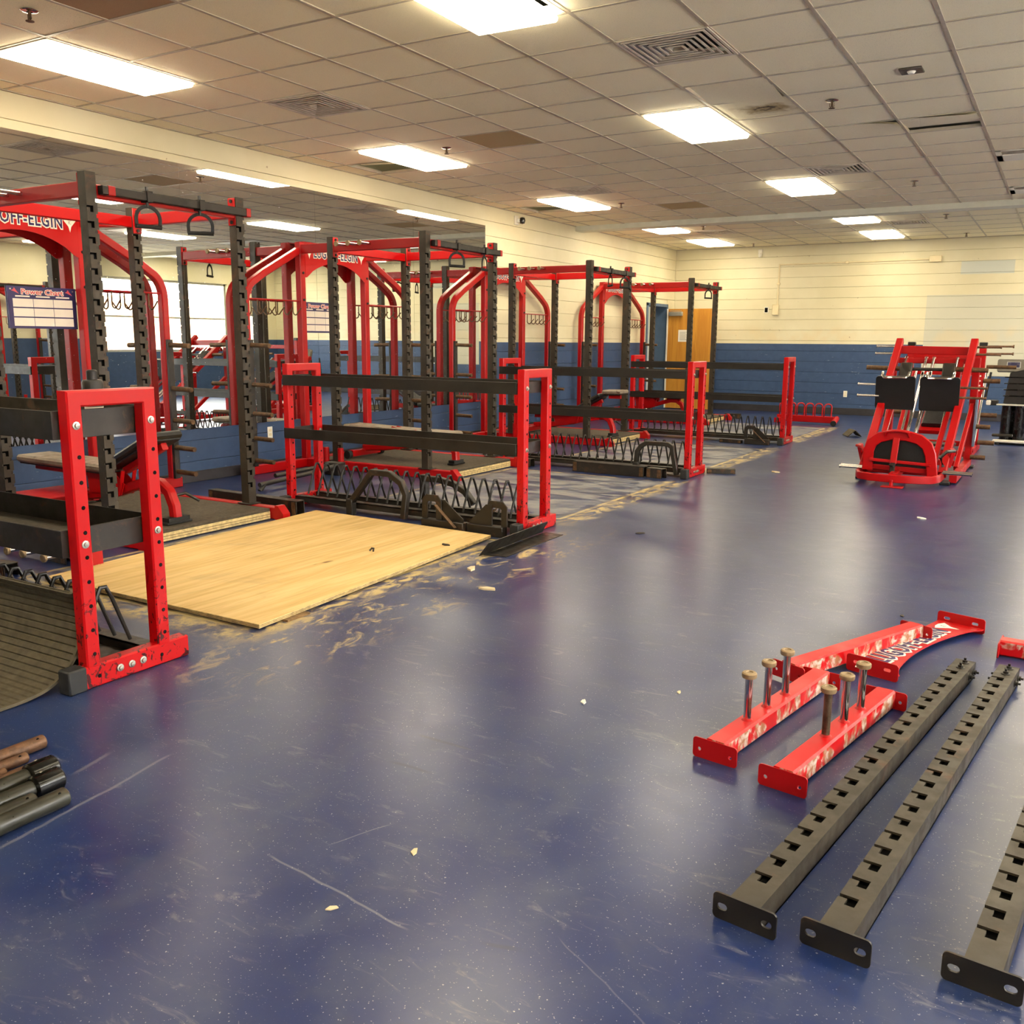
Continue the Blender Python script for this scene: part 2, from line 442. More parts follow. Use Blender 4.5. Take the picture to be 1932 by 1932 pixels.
MAT_RUB = plain('dusty_rubber_mat', (70, 61, 46), 0.8, 0, 0.28, 26, bump=0.3)
GREYRUB = plain('grey_end_cap', (34, 34, 34), 0.6, 0, 0.1)
VINYL = plain('black_vinyl', (13, 12, 11), 0.45, 0, 0.15)
VINYL_WORN = mat_black('worn_vinyl', (120, 108, 92), 0.9, 0.45)
CHROME = plain('chrome', (205, 200, 195), 0.14, 1.0, 0.05)
ZINC = plain('zinc_bolt', (172, 170, 160), 0.35, 0.85, 0.08)
RUSTY = mat_rust('rusty_steel', (96, 70, 44), 0.5, 0.35)
RUST_BAR = mat_rust('brown_oxidised_bar', (104, 74, 52), 0.5, 0.4)
GREENBAR = mat_black('dark_olive_bar', (44, 43, 34), 0.5, 0.35)
PLY = mat_ply()
PLY_EDGE = plain('plywood_edge', (196, 172, 118), 0.7, 0, 0.25, 30)
PLY_DARK = plain('plywood_core_ply', (120, 92, 56), 0.8, 0, 0.25, 30)
WHITE = plain('white_plastic', (226, 222, 208), 0.45, 0, 0.04)
CREAMP = plain('cream_plastic', (222, 208, 168), 0.5, 0, 0.05)
GRID = plain('ceiling_grid_paint', (176, 166, 146), 0.5, 0, 0.08)
TILE = mat_tile('ceiling_tile_face', (242, 233, 202))
TILE_TAN = mat_tile('ceiling_tile_tan', (186, 166, 124))
TILE_DARK = mat_tile('ceiling_tile_dark', (166, 138, 108))
TILE_STAIN = mat_tile('ceiling_tile_stained', (234, 226, 194), ((0.06, 0.02),))
FLOOR = mat_floor()
WALL = mat_wall('painted_block', 'left')
WALL_FAR = mat_wall('painted_block_far', 'far')
MORTAR = plain('recessed_joint', (120, 116, 100), 0.8, 0, 0.1)
VOID = plain('plenum_dark', (40, 44, 38), 0.9, 0, 0.2)
VENT = plain('vent_metal', (206, 196, 178), 0.5, 0.0, 0.12)
BASEB = plain('rubber_baseboard', (44, 42, 46), 0.5, 0, 0.12)
BLUE_TRIM = plain('blue_door_frame', (74, 96, 122), 0.45, 0, 0.06)
DOORW = mat_wood('door_veneer', (196, 140, 54), (180, 122, 44), 0.7, 0.45, (5, 5, 0.35))[0]
ALU = plain('aluminium', (176, 176, 168), 0.35, 0.7, 0.06)
PAPER = plain('paper', (232, 226, 212), 0.8, 0, 0.02)
INK = plain('grey_print', (120, 116, 112), 0.8, 0, 0.02)
MIRROR = mat_mirror()
NAVY = plain('navy_print', (38, 32, 84), 0.4, 0, 0.05)
OFFWHITE = plain('off_white_print', (226, 216, 200), 0.5, 0, 0.03)
PINKRED = plain('red_lettering', (196, 70, 74), 0.5, 0, 0.06)
LIT = mat_emit('lit_diffuser', (255, 240, 208), LAMP)

# ---------------------------------------------------------------- the room
fl = struct(M().box(XW - 0.2, XR + 0.2, YB - 0.2, YF + 0.2, -0.2, 0).obj('floor', FLOOR))

def courses(wall, along, at, out, spans, mat):
    """the block courses of a wall, each a slab of its own with a recessed joint; spans(z0, z1) gives the runs"""
    h = 0.2012; cache = {}
    for i in range(16):
        z0, z1 = i * h + 0.0015, (i + 1) * h - 0.002
        for a, b in spans(z0, z1):
            me = cache.get((a, b))
            if me is None:
                m = M()
                if along == 'y': m.box(min(at, at + out), max(at, at + out), a, b, 0, z1 - z0, 0.003)
                else: m.box(a, b, min(at, at + out), max(at, at + out), 0, z1 - z0, 0.003)
                me = cache[(a, b)] = m.mesh('block_course', mat)
            o = link('block_course', me, wall, (0, 0, z0))

DY0, DY1, DZ = 17.33, 18.31, 2.06                         # doorway in the left wall
wl = struct(M().box(XW - 0.25, XW - 0.016, YB - .2, DY0 - .06, 0, ZC + .4).box(XW - 0.25, XW - 0.016, DY1 + .06, YF + .2, 0, ZC + .4).box(XW - 0.25, XW - 0.016, DY0 - .06, DY1 + .06, DZ + .06, ZC + .4).obj('wall_left', WALL))
courses(wl, 'y', XW, -0.02, lambda z0, z1: ((YB, DY0 - .06), (DY1 + .06, YF)) if z1 < DZ + .16 else ((YB, YF),), WALL)
wf = struct(M().box(XW - .25, XR + .25, YF + 0.016, YF + 0.25, 0, ZC + .4).obj('wall_far', WALL_FAR))
courses(wf, 'x', YF, 0.02, lambda z0, z1: ((XW, XR),), WALL_FAR)
WY0, WY1, WZ0, WZ1 = 13.5, 17.1, 1.05, 2.72               # window opening in the right wall
QY0, QY1 = 17.75, 18.05
wins = [(-2.6, 1.0, WZ0, WZ1), (2.0, 5.6, WZ0, WZ1), (6.6, 10.2, WZ0, WZ1), (WY0, WY1, WZ0, WZ1), (QY0, QY1, 1.1, 2.0)]  # the first entries are unseen windows, added to bring daylight to the ceiling
m = M(); y = YB - .2
for a, b, c, d in wins:
    m.box(XR, XR + .25, y, a, 0, ZC + .4).box(XR, XR + .25, a, b, 0, c).box(XR, XR + .25, a, b, d, ZC + .4); y = b
wr = struct(m.box(XR, XR + .25, y, YF, 0, ZC + .4).obj('wall_right', WALL))
wb = struct(M().box(XW - .25, XR + .25, YB - .25, YB, 0, ZC + .4).obj('wall_back', WALL))
struct(M().box(XW, XW + .012, YB, DY0 - .1, 0, .105, .003).obj('baseboard_left', BASEB))
struct(M().box(XW + .5, XR, YF - .012, YF, 0, .13, .003).obj('baseboard_far', BASEB))
struct(M().box(XR - .012, XR, YB, YF, 0, .105, .003).obj('baseboard_right', BASEB))
struct(M().box(XW, XR, 14.14, 14.40, ZC - .075, ZC + .02, .004).obj('trim_1', plain('beam_paint', (206, 206, 190), 0.5, 0, 0.04)))

# windows of the right wall, seen ones and added ones: frames, mullions and panes, daylight beyond
k = N('window_glass'); k.b.inputs['Transmission Weight'].default_value = 1.0; k.b.inputs['IOR'].default_value = 1.02
GLASS = k.set((0.96, 0.98, 0.98), 0.0)
def window(name, y0, y1, z0, z1, cols, rows):
    t = 0.05; m = M()
    for y in (y0, y1 - t): m.box(XR + .08, XR + .16, y, y + t, z0, z1)
    for z in (z0, z1 - t): m.box(XR + .08, XR + .16, y0, y1, z, z + t)
    w = struct(m.obj(name, ALU))
    ys = [y0 + (y1 - y0) * i / cols for i in range(cols + 1)]; zs = [z0] + rows + [z1]
    for y in ys[1:-1]: M().box(XR + .09, XR + .15, y - .03, y + .03, z0, z1).obj('mullion', ALU, w)
    for z in rows: M().box(XR + .10, XR + .14, y0, y1, z - .02, z + .02).obj('transom', ALU, w)
    for a, b in zip(ys[:-1], ys[1:]):
        for c, d in zip(zs[:-1], zs[1:]): M().box(XR + .118, XR + .122, a + .02, b - .02, c + .01, d - .01).obj('pane', GLASS, w)
    return w
window('window_1', WY0, WY1, WZ0, WZ1, 3, [1.85])
window('window_2', QY0, QY1, 1.1, 2.0, 1, [])
for q in range(3): window('window_%d' % (q + 3), *wins[q], 3, [1.85])  # unseen windows, added for their daylight
nb = M().box(16, 24, 6, 34, 0, 2.9).obj('neighbouring_building', plain('tan_brick', (206, 164, 130), 0.8, 0, 0.12, 3))
tag(nb, 'low tan brick building outside beyond the gym windows', 'building'); 
ap = M().box(XR + .25, 40, -4, 50, -.3, -.05).obj('outdoor_ground', plain('pale_concrete', (196, 190, 180), 0.8, 0, 0.08, 2)); struct(ap)

# mirror: four panels fixed flush on the left wall
def mirror(y0, y1, label):
    tag(M().box(XW, XW + .008, y0 + .0015, y1 - .0015, .512, 2.945).obj('wall_mirror', MIRROR), label, 'mirror', None)
mirror(2.10, 4.25, 'wall mirror panel behind the curled mat and the first storage rack')
mirror(4.25, 6.10, 'wall mirror panel behind the power rack closest to the camera')
mirror(6.10, 7.90, 'wall mirror panel between the first and second power racks')
mirror(7.90, 9.68, 'wall mirror panel behind the second power rack')
mirror(9.68, 11.36, 'end wall mirror panel with a free vertical edge on cream wall')

# door: blue frame in the left wall, leaf swung open against the far wall, hall behind
hall = struct(M().box(XW - 1.7, XW - 1.6, 16, 19.4, 0, ZC).box(XW - 1.7, XW - .25, 19.3, 19.4, 0, ZC).box(XW - 1.7, XW - .25, 16, 16.1, 0, ZC).box(XW - 1.7, XW - .25, 16, 19.4, ZC, ZC + .05).box(XW - 1.7, XW - .2, 16, 19.4, -.1, -.001).obj('wall_hall', plain('hall_paint', (196, 196, 186), 0.6, 0, 0.05)))
d1 = struct(M().box(XW - .26, XW + .025, DY0 - .06, DY0, 0, DZ + .06, .004).box(XW - .26, XW + .025, DY1, DY1 + .06, 0, DZ + .06, .004).box(XW - .26, XW + .025, DY0 - .06, DY1 + .06, DZ, DZ + .06, .004).obj('door_1', BLUE_TRIM))
M().box(XW - .30, XW - .26, DY0 - .06, DY0 + .28, 0, DZ, .003).obj('door_stile', plain('blue_door_panel', (58, 62, 92), .5), d1)
lf = M().box(XW + .07, XW + .98, 18.27, 18.315, .02, 2.025, .003).obj('door_leaf', DOORW, d1)
M().box(XW + .10, XW + .39, 18.205, 18.262, 1.885, 1.965, .008).obj('door_closer', ALU, lf)
M().sq([(XW + .12, 18.235, 1.985), (XW + .36, 18.235, 1.985)], .02, .012).obj('closer_arm', ALU, lf)
M().box(XW + .04, XW + .07, 18.262, 18.325, .02, 2.025, .002).obj('hinge_edge', WHITE, lf)
pn = M().box(XW + .30, XW + .53, 18.264, 18.268, 1.37, 1.605).obj('paper_notice', PAPER)
tag(pn, 'white printed paper notice taped to the open wooden door', 'notice')
pl_ = M()
for i in range(9): pl_.box(XW + .335, XW + .335 + .16 * (1 - .3 * ((i * 7) % 5) / 5), 18.2625, 18.2635, 1.40 + i * .02, 1.406 + i * .02)
stuff(pl_.obj('print_lines', INK, pn))

# ---------------------------------------------------------------- ceiling
ce = struct(M().box(XW - .2, XR + .2, YB - .2, YF + .2, ZC + .35, ZC + .45).obj('ceiling', VOID))
def cell(j, i):
    """near-left corner of a grid cell; past the beam the grid starts anew"""
    off = 0.30 * S if i >= 17 else 0.0
    return GX + j * S, GY + i * S + off
LIGHTS = [(j, i) for j in (-2, 3, 8, 13) for i in (-6, 0, 6, 12, 17, 21)]
LCELL = {(j, i + d) for j, i in LIGHTS for d in (0, 1)}
VENTS = {(-1, 3): 1, (4, 3): 1, (-1, 11): 1, (4, 11): 1, (-1, 19): 1, (4, 19): 1, (9, 3): 1, (9, 11): 1}
GRILLES = {(7, 11), (7, 15)}
TAN = {(0, 6): TILE_TAN, (0, 14): TILE_TAN, (0, -1): TILE_DARK}
HOLES = {(-3, 7), (-3, 13)}
JN, JX, IN, IX = -4, 20, -13, 24
tile_me = {}
def tile_mesh(mt, w, d):
    key = (mt.name, round(w, 3), round(d, 3))
    if key not in tile_me: tile_me[key] = M().box(-w / 2, w / 2, -d / 2, d / 2, 0, .014).mesh('ceiling_tile', mt)
    return tile_me[key]
tiles = []
for j in range(JN, JX):
    for i in range(IN, IX):
        if (j, i) in LCELL or (j, i) in VENTS or (j, i) in GRILLES: continue
        if i == 17 - 0 and False: continue
        x, y = cell(j, i); x1, y1 = x + S, y + S
        x, y, x1, y1 = max(x, XW), max(y, YB), min(x1, XR), min(y1, YF)
        if i == 16: y1 = min(y1, 14.16)
        if i == 17: y = max(y, 14.38)
        if x1 - x < .03 or y1 - y < .03: continue
        dist = math.hypot((x + x1) / 2, (y + y1) / 2)
        fwd = ((x + x1) / 2) * _f.x + ((y + y1) / 2) * _f.y
        side = ((x + x1) / 2) * _r2.x + ((y + y1) / 2) * _r2.y
        vis = fwd > 2.6 and abs(side) < fwd * .6 + .5
        tiles.append((0 if vis else 1, dist, j, i, x, y, x1, y1))
tiles.sort()
rest = M()
for q, (far, dist, j, i, x, y, x1, y1) in enumerate(tiles):
    if q >= 290:
        rest.box(x + .006, x1 - .006, y + .006, y1 - .006, ZC + .004, ZC + .016); continue
    mt = TAN.get((j, i), TILE)
    if (j, i) in HOLES:
        # a tile pushed out of place: it hangs tilted and leaves a dark gap
        o = link('ceiling_tile', tile_mesh(mt, (x1 - x) * .8, (y1 - y) * .7), ce, ((x + x1) / 2, (y + y1) / 2 + .08, ZC + .06), (0.22, 0.05, 0))
        continue
    if (j, i) in ((4, 5), (6, 8), (5, 8)):
        m = M(); n = 6; w, d = (x1 - x) * .985, (y1 - y) * .985; vs = []
        for a in range(n + 1):
            for b in range(n + 1):
                u, v = a / n, b / n
                sag = {(4, 5): -.05 * u * u * v + .03 * (1 - u) * (1 - v), (6, 8): .045 * v * v - .02 * u * (1 - v), (5, 8): -.035 * (u ** 3) * (1 - v)}[(j, i)]
                vs.append(((u - .5) * w, (v - .5) * d, sag))
        fs = [(a * (n + 1) + b, a * (n + 1) + b + 1, (a + 1) * (n + 1) + b + 1, (a + 1) * (n + 1) + b) for a in range(n) for b in range(n)]
        m.add(vs, fs); m.add([(p[0], p[1], p[2] + .014) for p in vs], fs)
        m.obj('ceiling_tile', mt, ce, ((x + x1) / 2, (y + y1) / 2, ZC + .004)); continue
    if (j, i) == (4, 6): mt = TILE_STAIN
    r_ = random.uniform(-.0025, .0025)
    link('ceiling_tile', tile_mesh(mt, x1 - x - .012, y1 - y - .012), ce, ((x + x1) / 2, (y + y1) / 2, ZC + .004 + abs(r_)), (r_, -r_, 0))
stuff(rest.obj('ceiling_tiling', TILE, ce))
for j in range(JN, JX + 1):
    x = GX + j * S
    if XW < x < XR:
        M().box(x - .012, x + .012, YB, YF, ZC, ZC + .03).obj('grid_runner', GRID, ce)
for i in range(IN, IX + 2):
    y = cell(0, i)[1] if i < 17 else cell(0, i)[1]
    if i == 17: y = 14.39
    if YB < y < YF: M().box(XW, XR, y - .011, y + .011, ZC + .001, ZC + .028).obj('cross_tee', GRID, ce)
M().box(XW, XW + .022, YB, YF, ZC - .002, ZC + .02).obj('wall_angle', GRID, ce)
M().box(XW, XR, YF - .022, YF, ZC - .002, ZC + .02).obj('wall_angle', GRID, ce)

# troffers: a frame in the grid and a lit prismatic diffuser
fr = M()
for a, b, c, d in ((.012, .035, .012, 2 * S - .012), (S - .035, S - .012, .012, 2 * S - .012), (.012, S - .012, .012, .035), (.012, S - .012, 2 * S - .035, 2 * S - .012)): fr.box(a, b, c, d, -.004, .05)
fr = fr.mesh('lamp_frame', plain('lamp_frame_paint', (236, 224, 196), .5))
df = M().box(.033, S - .033, .033, 2 * S - .033, -.03, .008, .012).mesh('diffuser', LIT)
lw = {(-2, 0): 'ceiling light panel over the first storage rack, close to the mirror wall', (3, 0): 'ceiling light panel with a sagging loose lens, partly cut by the photo top',
      (-2, 6): 'ceiling light panel above the second power rack near the mirror wall', (3, 6): 'largest bright ceiling light panel, beside the sagging stained tile',
      (-2, 12): 'ceiling light panel above the third power rack near the wall camera', (3, 12): 'ceiling light panel short of the beam, behind a square air vent',
      (-2, 17): 'ceiling light panel just past the beam on the mirror wall side', (3, 17): 'ceiling light panel just past the beam on the window side',
      (-2, 21): 'ceiling light panel next to the far wall on the mirror wall side', (3, 21): 'ceiling light panel next to the far wall on the window side'}
rows = {-6: 'first row behind the camera', 0: 'row of the first storage rack', 6: 'row of the second power rack', 12: 'row of the third power rack', 17: 'first row past the beam', 21: 'row by the far wall'}
cols_ = {-2: 'mirror column', 3: 'aisle column', 8: 'third column', 13: 'window column'}
for j, i in LIGHTS:
    x, y = cell(j, i)
    if y < YB + .1 or x > XR - .7: continue
    o = thing('ceiling_light', lw.get((j, i)) or 'ceiling light panel out of the picture, %s, %s' % (rows[i], cols_[j]), 'light', (x, y, ZC), 0, 'ceiling light panels')
    link('lamp_frame', fr, o)
    dd = link('diffuser', df, o)
    if (j, i) == (3, 0): dd.location = (0, -.03, -.012); dd.rotation_euler = (-.012, 0.012, 0)

# square air diffusers with nested louvres
vm = M()
for q in range(6):
    a = .275 - q * .043; w_ = .017
    for x0, x1, y0, y1 in ((-a, a, -a, -a + w_), (-a, a, a - w_, a), (-a, -a + w_, -a, a), (a - w_, a, -a, a)): vm.box(x0, x1, y0, y1, -.006, -.003)
    vs = []
    for (s_, z) in ((a - .004, -.003), (a - .020, .018)): vs += [(-s_, -s_, z), (s_, -s_, z), (s_, s_, z), (-s_, s_, z)]
    vm.add(vs, [(p, (p + 1) % 4, 4 + (p + 1) % 4, 4 + p) for p in range(4)])
vm.box(-.035, .035, -.035, .035, .02, .03)
vm_me = vm.mesh('louvre', VENT); vr = M()
for a, b, c, d in ((-.305, -.285, -.305, .305), (.285, .305, -.305, .305), (-.305, .305, -.305, -.285), (-.305, .305, .285, .305)): vr.box(a, b, c, d, -.004, .02)
vr_me = vr.mesh('vent_frame', VENT); vb_me = M().box(-.29, .29, -.29, .29, .06, .07).mesh('vent_back', VOID)
vw = {(-1, 3): 'square louvred ceiling vent above the first power rack', (4, 3): 'large square louvred ceiling vent near the top centre of the room', (-1, 11): 'square ceiling vent next to the light above the third rack',
      (4, 11): 'square ceiling vent just in front of the panel before the beam', (-1, 19): 'square ceiling vent between the two lights past the beam, mirror wall side', (4, 19): 'square ceiling vent past the beam beside the window side lights',
      (9, 3): 'square ceiling vent over the window side, shown only in the mirror', (9, 11): 'second square ceiling vent over the window side'}
for (j, i) in VENTS:
    x, y = cell(j, i)
    o = thing('air_vent', vw[(j, i)], 'vent', (x + S / 2, y + S / 2, ZC), 0, 'square air vents')
    link('vent_frame', vr_me, o); link('louvre', vm_me, o); link('vent_back', vb_me, o)
for (j, i), lb in (((7, 11), 'rectangular return air grille at the picture edge, the closer one'), ((7, 15), 'rectangular return air grille at the picture edge, the one by the beam')):
    x, y = cell(j, i)
    o = thing('return_grille', lb, 'vent', (x, y, ZC), 0, 'return air grilles')
    m = M()
    for a, b, c, d in ((0.01, .06, .01, .60), (.01, 1.2, .01, .04), (.01, 1.2, .26, .60), (1.16, 1.21, .01, .6)): m.box(a, b, c, d, -.003, .012)
    m.obj('grille_frame', WHITE, o)
    for q in range(5): M(Matrix.Translation((.6, .07 + q * .042, .01)) @ Matrix.Rotation(.6, 4, 'X')).box(-.54, .54, -.018, .018, -.001, .001).obj('slat', VENT, o)
    M().box(.04, 1.18, .03, .28, .03, .04).obj('vent_back', VOID, o)

# sprinklers, speaker, camera, sensor
spk = M(); spk.lathe([(0.0, 0.0), (.045, 0.0), (.05, -.004), (.04, -.01), (.018, -.012)], 14)
esc = spk.mesh('escutcheon', CHROME)
sb = M(); sb.cyl((0, 0, -.01), (0, 0, -.05), .008, 8); sb.sq([(-.016, 0, -.02), (-.016, 0, -.045), (0, 0, -.06)], .005, .005); sb.sq([(.016, 0, -.02), (.016, 0, -.045), (0, 0, -.06)], .005, .005)
sb = sb.mesh('sprinkler_body', RUSTY); sd = M().lathe([(0, -.058), (.024, -.058), (.024, -.062), (0, -.064)], 12).mesh('deflector', RUSTY)
for (x, y), lb in (((-5.34, 3.54), 'brass ceiling sprinkler beside the dark tile at the top corner'), ((-5.43, 7.89), 'ceiling sprinkler beside the panel over the second rack'), ((-1.77, 7.84), 'ceiling sprinkler beside the stained ceiling tile'),
                   ((-1.73, 12.05), 'ceiling sprinkler a little before the beam, window side'), ((-5.45, 12.1), 'ceiling sprinkler by the panel over the third rack'), ((-5.31, 15.05), 'ceiling sprinkler just past the beam, mirror side'),
                   ((-1.73, 15.32), 'ceiling sprinkler just past the beam, window side'), ((-5.38, 18.12), 'ceiling sprinkler by the far wall, mirror side'), ((-1.69, 18.0), 'ceiling sprinkler by the far wall, window side')):
    o = thing('sprinkler', lb, 'sprinkler', (x, y, ZC + .004), 0, 'ceiling sprinklers')
    link('escutcheon', esc, o); link('sprinkler_body', sb, o); link('deflector', sd, o)
o = thing('occupancy_sensor', 'small dark square sensor plate set in a ceiling tile', 'sensor', (-1.12, 7.26, ZC + .004))
M().box(-.075, .075, -.075, .075, -.012, 0, .004).obj('plate', plain('dark_plate', (74, 66, 56), .5), o); M().lathe([(0, -.03), (.02, -.026), (.03, -.012)], 12).obj('lens', WHITE, o)
o = thing('security_camera', 'small black and white security camera high on the left cream wall', 'camera', (XW, 12.2, 3.10))
M().box(0, .03, -.05, .05, -.06, .07, .006).obj('bracket', WHITE, o); M().sq([(.03, 0, 0), (.09, .03, 0)], .05, .05).obj('housing', WHITE, o); M().lathe([(0, -.05), (.035, -.04), (.045, 0), (.035, .04), (0, .05)], 14, (.10, .03, 0)).obj('dome', BLACK_SHINY, o)
o = thing('motion_detector', 'small white motion detector hanging high on the far wall', 'sensor', (-5.42, YF - .001, 3.10))
M().box(-.04, .04, -.05, 0, -.02, .07, .008).obj('bracket', WHITE, o); M().lathe([(0, -.09), (.03, -.08), (.04, -.03), (.025, .0)], 12, (0, -.05, .0)).obj('housing', WHITE, o)

def outlet(loc, rz, label, mt=WHITE):
    o = thing('wall_outlet', label, 'outlet', loc, rz)
    M().box(-.036, .036, -.008, 0, -.06, .06, .004).obj('cover_plate', mt, o)
    for z in (-.022, .022): M().prism(rrect(.034, .03, .01), -.0, .003).obj('socket', CREAMP, o).matrix_local = Matrix.Translation((0, -.008, z)) @ Matrix.Rotation(pi / 2, 4, 'X')
    return o
outlet((XW + .0005, 7.113, .40), pi / 2, 'double wall outlet on the blue wall just below the mirror')
outlet((-3.628, YF - .0005, .40), 0, 'double wall outlet on the blue far wall beside the leg press')
o = thing('wall_switch', 'small open dark switch box on the far cream wall', 'switch', (-5.246, YF - .001, 2.0))
M().box(-.045, .045, -.01, 0, -.06, .06, .003).obj('cover_plate', WHITE, o); M().box(-.03, .03, -.013, -.009, -.045, .045, .002).obj('opening', BLACK_IN, o)
o = thing('conduit_run', 'cream surface conduit run with two boxes on the far wall', 'conduit', (-5.06, YF - .001, 2.0))
M().box(-.06, .06, -.05, 0, -.10, .10, .006).obj('junction_box', CREAMP, o); M().box(2.73, 2.93, -.05, 0, .82, .93, .006).obj('socket_box', CREAMP, o)
M().sq([(.03, -.012, .10), (.03, -.012, .862), (2.75, -.012, .872)], .024, .024, up=(0, 1, 0)).obj('conduit', CREAMP, o)
for xx, zz in ((.03, .5), (1.3, .866)): M().box(xx - .03, xx + .03, -.03, 0, zz - .02, zz + .02, .003).obj('clip', CREAMP, o)
# ---------------------------------------------------------------- slotted uprights
def upright_mesh(L=2.30, first=0.15, pitch=0.0965, n=21, w=0.076, notch=True, mat=None):
    h = w / 2; t = 0.007; m = M(); zs = [first + i * pitch for i in range(n)]
    cuts = {0.0, L}
    for z in zs: cuts |= {z - .027, z, z + .014}
    if notch:
        for z in zs: cuts |= {z + .036, z + .062}
    cs = sorted(c for c in cuts if 0 <= c <= L)
    runs = []                                   # merge equal runs
    for a, b in zip(cs[:-1], cs[1:]):
        c = (a + b) / 2; kind = 0
        for z in zs:
            if z - .027 < c < z: kind = 1
            elif z < c < z + .014: kind = 2
            elif notch and z + .036 < c < z + .062: kind = 3
        if runs and runs[-1][2] == kind: runs[-1] = (runs[-1][0], b, kind)
        else: runs.append((a, b, kind))
    for a, b, kind in runs:
        # slotted face, +x
        if kind == 0: m.box(h - t, h, -h, h, a, b)
        elif kind == 1: m.box(h - t, h, -h, -h + .022, a, b).box(h - t, h, -h + .046, h, a, b)
        elif kind == 2: m.box(h - t, h, -h + .046, h, a, b)
        else: m.box(h - t, h, -h, h - .014, a, b)
        # side faces
        m.box(-h, h - (.014 if kind == 2 else t), -h, -h + t, a, b)
        m.box(-h, h - (.016 if kind == 3 else t), h - t, h, a, b)
    m.box(-h, -h + t, -h, h, 0, L)
    m.box(-h, h, -h, h, L - .006, L)
    m.cur = 1; m.box(-h + t, h - .022, -h + .018, h - .016, .0, L - .01)  # solid core, its near-black stands in for the shade inside the slots
    return m.mesh('upright', [mat or BLACK_BAR, BLACK_IN], 0.5)

UP = upright_mesh()
# the stamped hole numbers on the faces of the uprights
def number_mesh(first=0.15, pitch=0.0965, n=19):
    bm = bmesh.new()
    for i in range(n):
        me = text_mesh(str(i + 1), .024)
        me.transform(Matrix.Translation((.0388, .019, first + i * pitch + .045)) @ Matrix.Rotation(pi / 2, 4, 'Z') @ Matrix.Rotation(pi / 2, 4, 'X'))
        bm.from_mesh(me); bpy.data.meshes.remove(me)
    me = bpy.data.meshes.new('number_print'); bm.to_mesh(me); bm.free(); me.materials.append(BLACK_IN); return me
NUM = number_mesh()

def bolt_mesh(r=.016):
    m = M(); m.lathe([(0, .0), (r, .0), (r, .004), (r * .62, .005), (r * .58, .012), (0, .013)], 10); return m.mesh('bolt', ZINC)
BOLT = bolt_mesh(); BOLT_D = M().lathe([(0, 0), (.014, 0), (.013, .010), (0, .011)], 8).mesh('bolt', BLACK)
ROT_X = Matrix.Rotation(pi / 2, 4, 'Y')        # +z to +x
ROT_MY = Matrix.Rotation(pi / 2, 4, 'X')       # +z to -y

# a top beam with three pegs and a bolt plate at each end, along local x, pegs along local -y
PEG_L = 0.175
def peg_mesh(mt=CHROME):
    return M().cyl((0, 0, 0), (0, 0, PEG_L - .012), .0135, 12).mesh('peg', mt)
PEG = peg_mesh(); PEGCAP = M().lathe([(.010, PEG_L - .020), (.024, PEG_L - .020), (.026, PEG_L - .016), (.026, PEG_L - .004), (.022, PEG_L), (.013, PEG_L), (.012, PEG_L - .003), (0, PEG_L - .003)], 14).mesh('peg_cap', plain('oxidised_cap', (150, 128, 96), .5, .5, .15, 30))

LETTERS = {}
def sign_letters(body, size, sx=1.0):
    """white-edged block lettering, flat in local xy"""
    if (body, size) not in LETTERS:
        w = text_mesh(body, size, 0.0006, size * .088, 'lettering_edge', sx=sx, space=1.13); w.materials.append(OFFWHITE)
        n = text_mesh(body, size, 0.0026, size * .018, 'lettering', sx=sx, space=1.13); n.materials.append(NAVY)
        LETTERS[(body, size)] = (w, n)
    return LETTERS[(body, size)]

def star_mesh(r):
    """white four-pointed shield with a thin dark scribble"""
    p = []; c = [(0, -1.25), (1, .35), (0, 1.0 * .75), (-1, .35)]
    pts = [(0, -1.2), (.22, -.45), (.95, .38), (.35, .62), (-.35, .62), (-.95, .38), (-.22, -.45)]
    m = M(); m.prism([(x * r, y * r) for x, y in pts], 0, .0012); m.cur = 1
    for a, b in (((-.12, .35), (-.12, -.15)), ((.14, .35), (-.10, .1)), ((-.10, .1), (.16, -.15))):
        m.sq([(a[0] * r, a[1] * r, .0016), (b[0] * r, b[1] * r, .0016)], .05 * r, .0006, c=0)
    return m.mesh('emblem', [OFFWHITE, INK])
EMBLEM = star_mesh(.058)

def header_outline(L, top=.19, end=-.17, mid=.0):
    """arched sign plate outline in local xy, centred"""
    p = [(-L / 2, top), (-L / 2, end), (-L / 2 + .02, end)]
    n = 14
    for i in range(n + 1):
        u = i / n; x = -L / 2 + .05 + u * (L - .1)
        p.append((x, end + .02 + (mid - end - .02) * (sin(pi * u) ** .75)))
    return p + [(L / 2 - .02, end), (L / 2, end), (L / 2, top)]

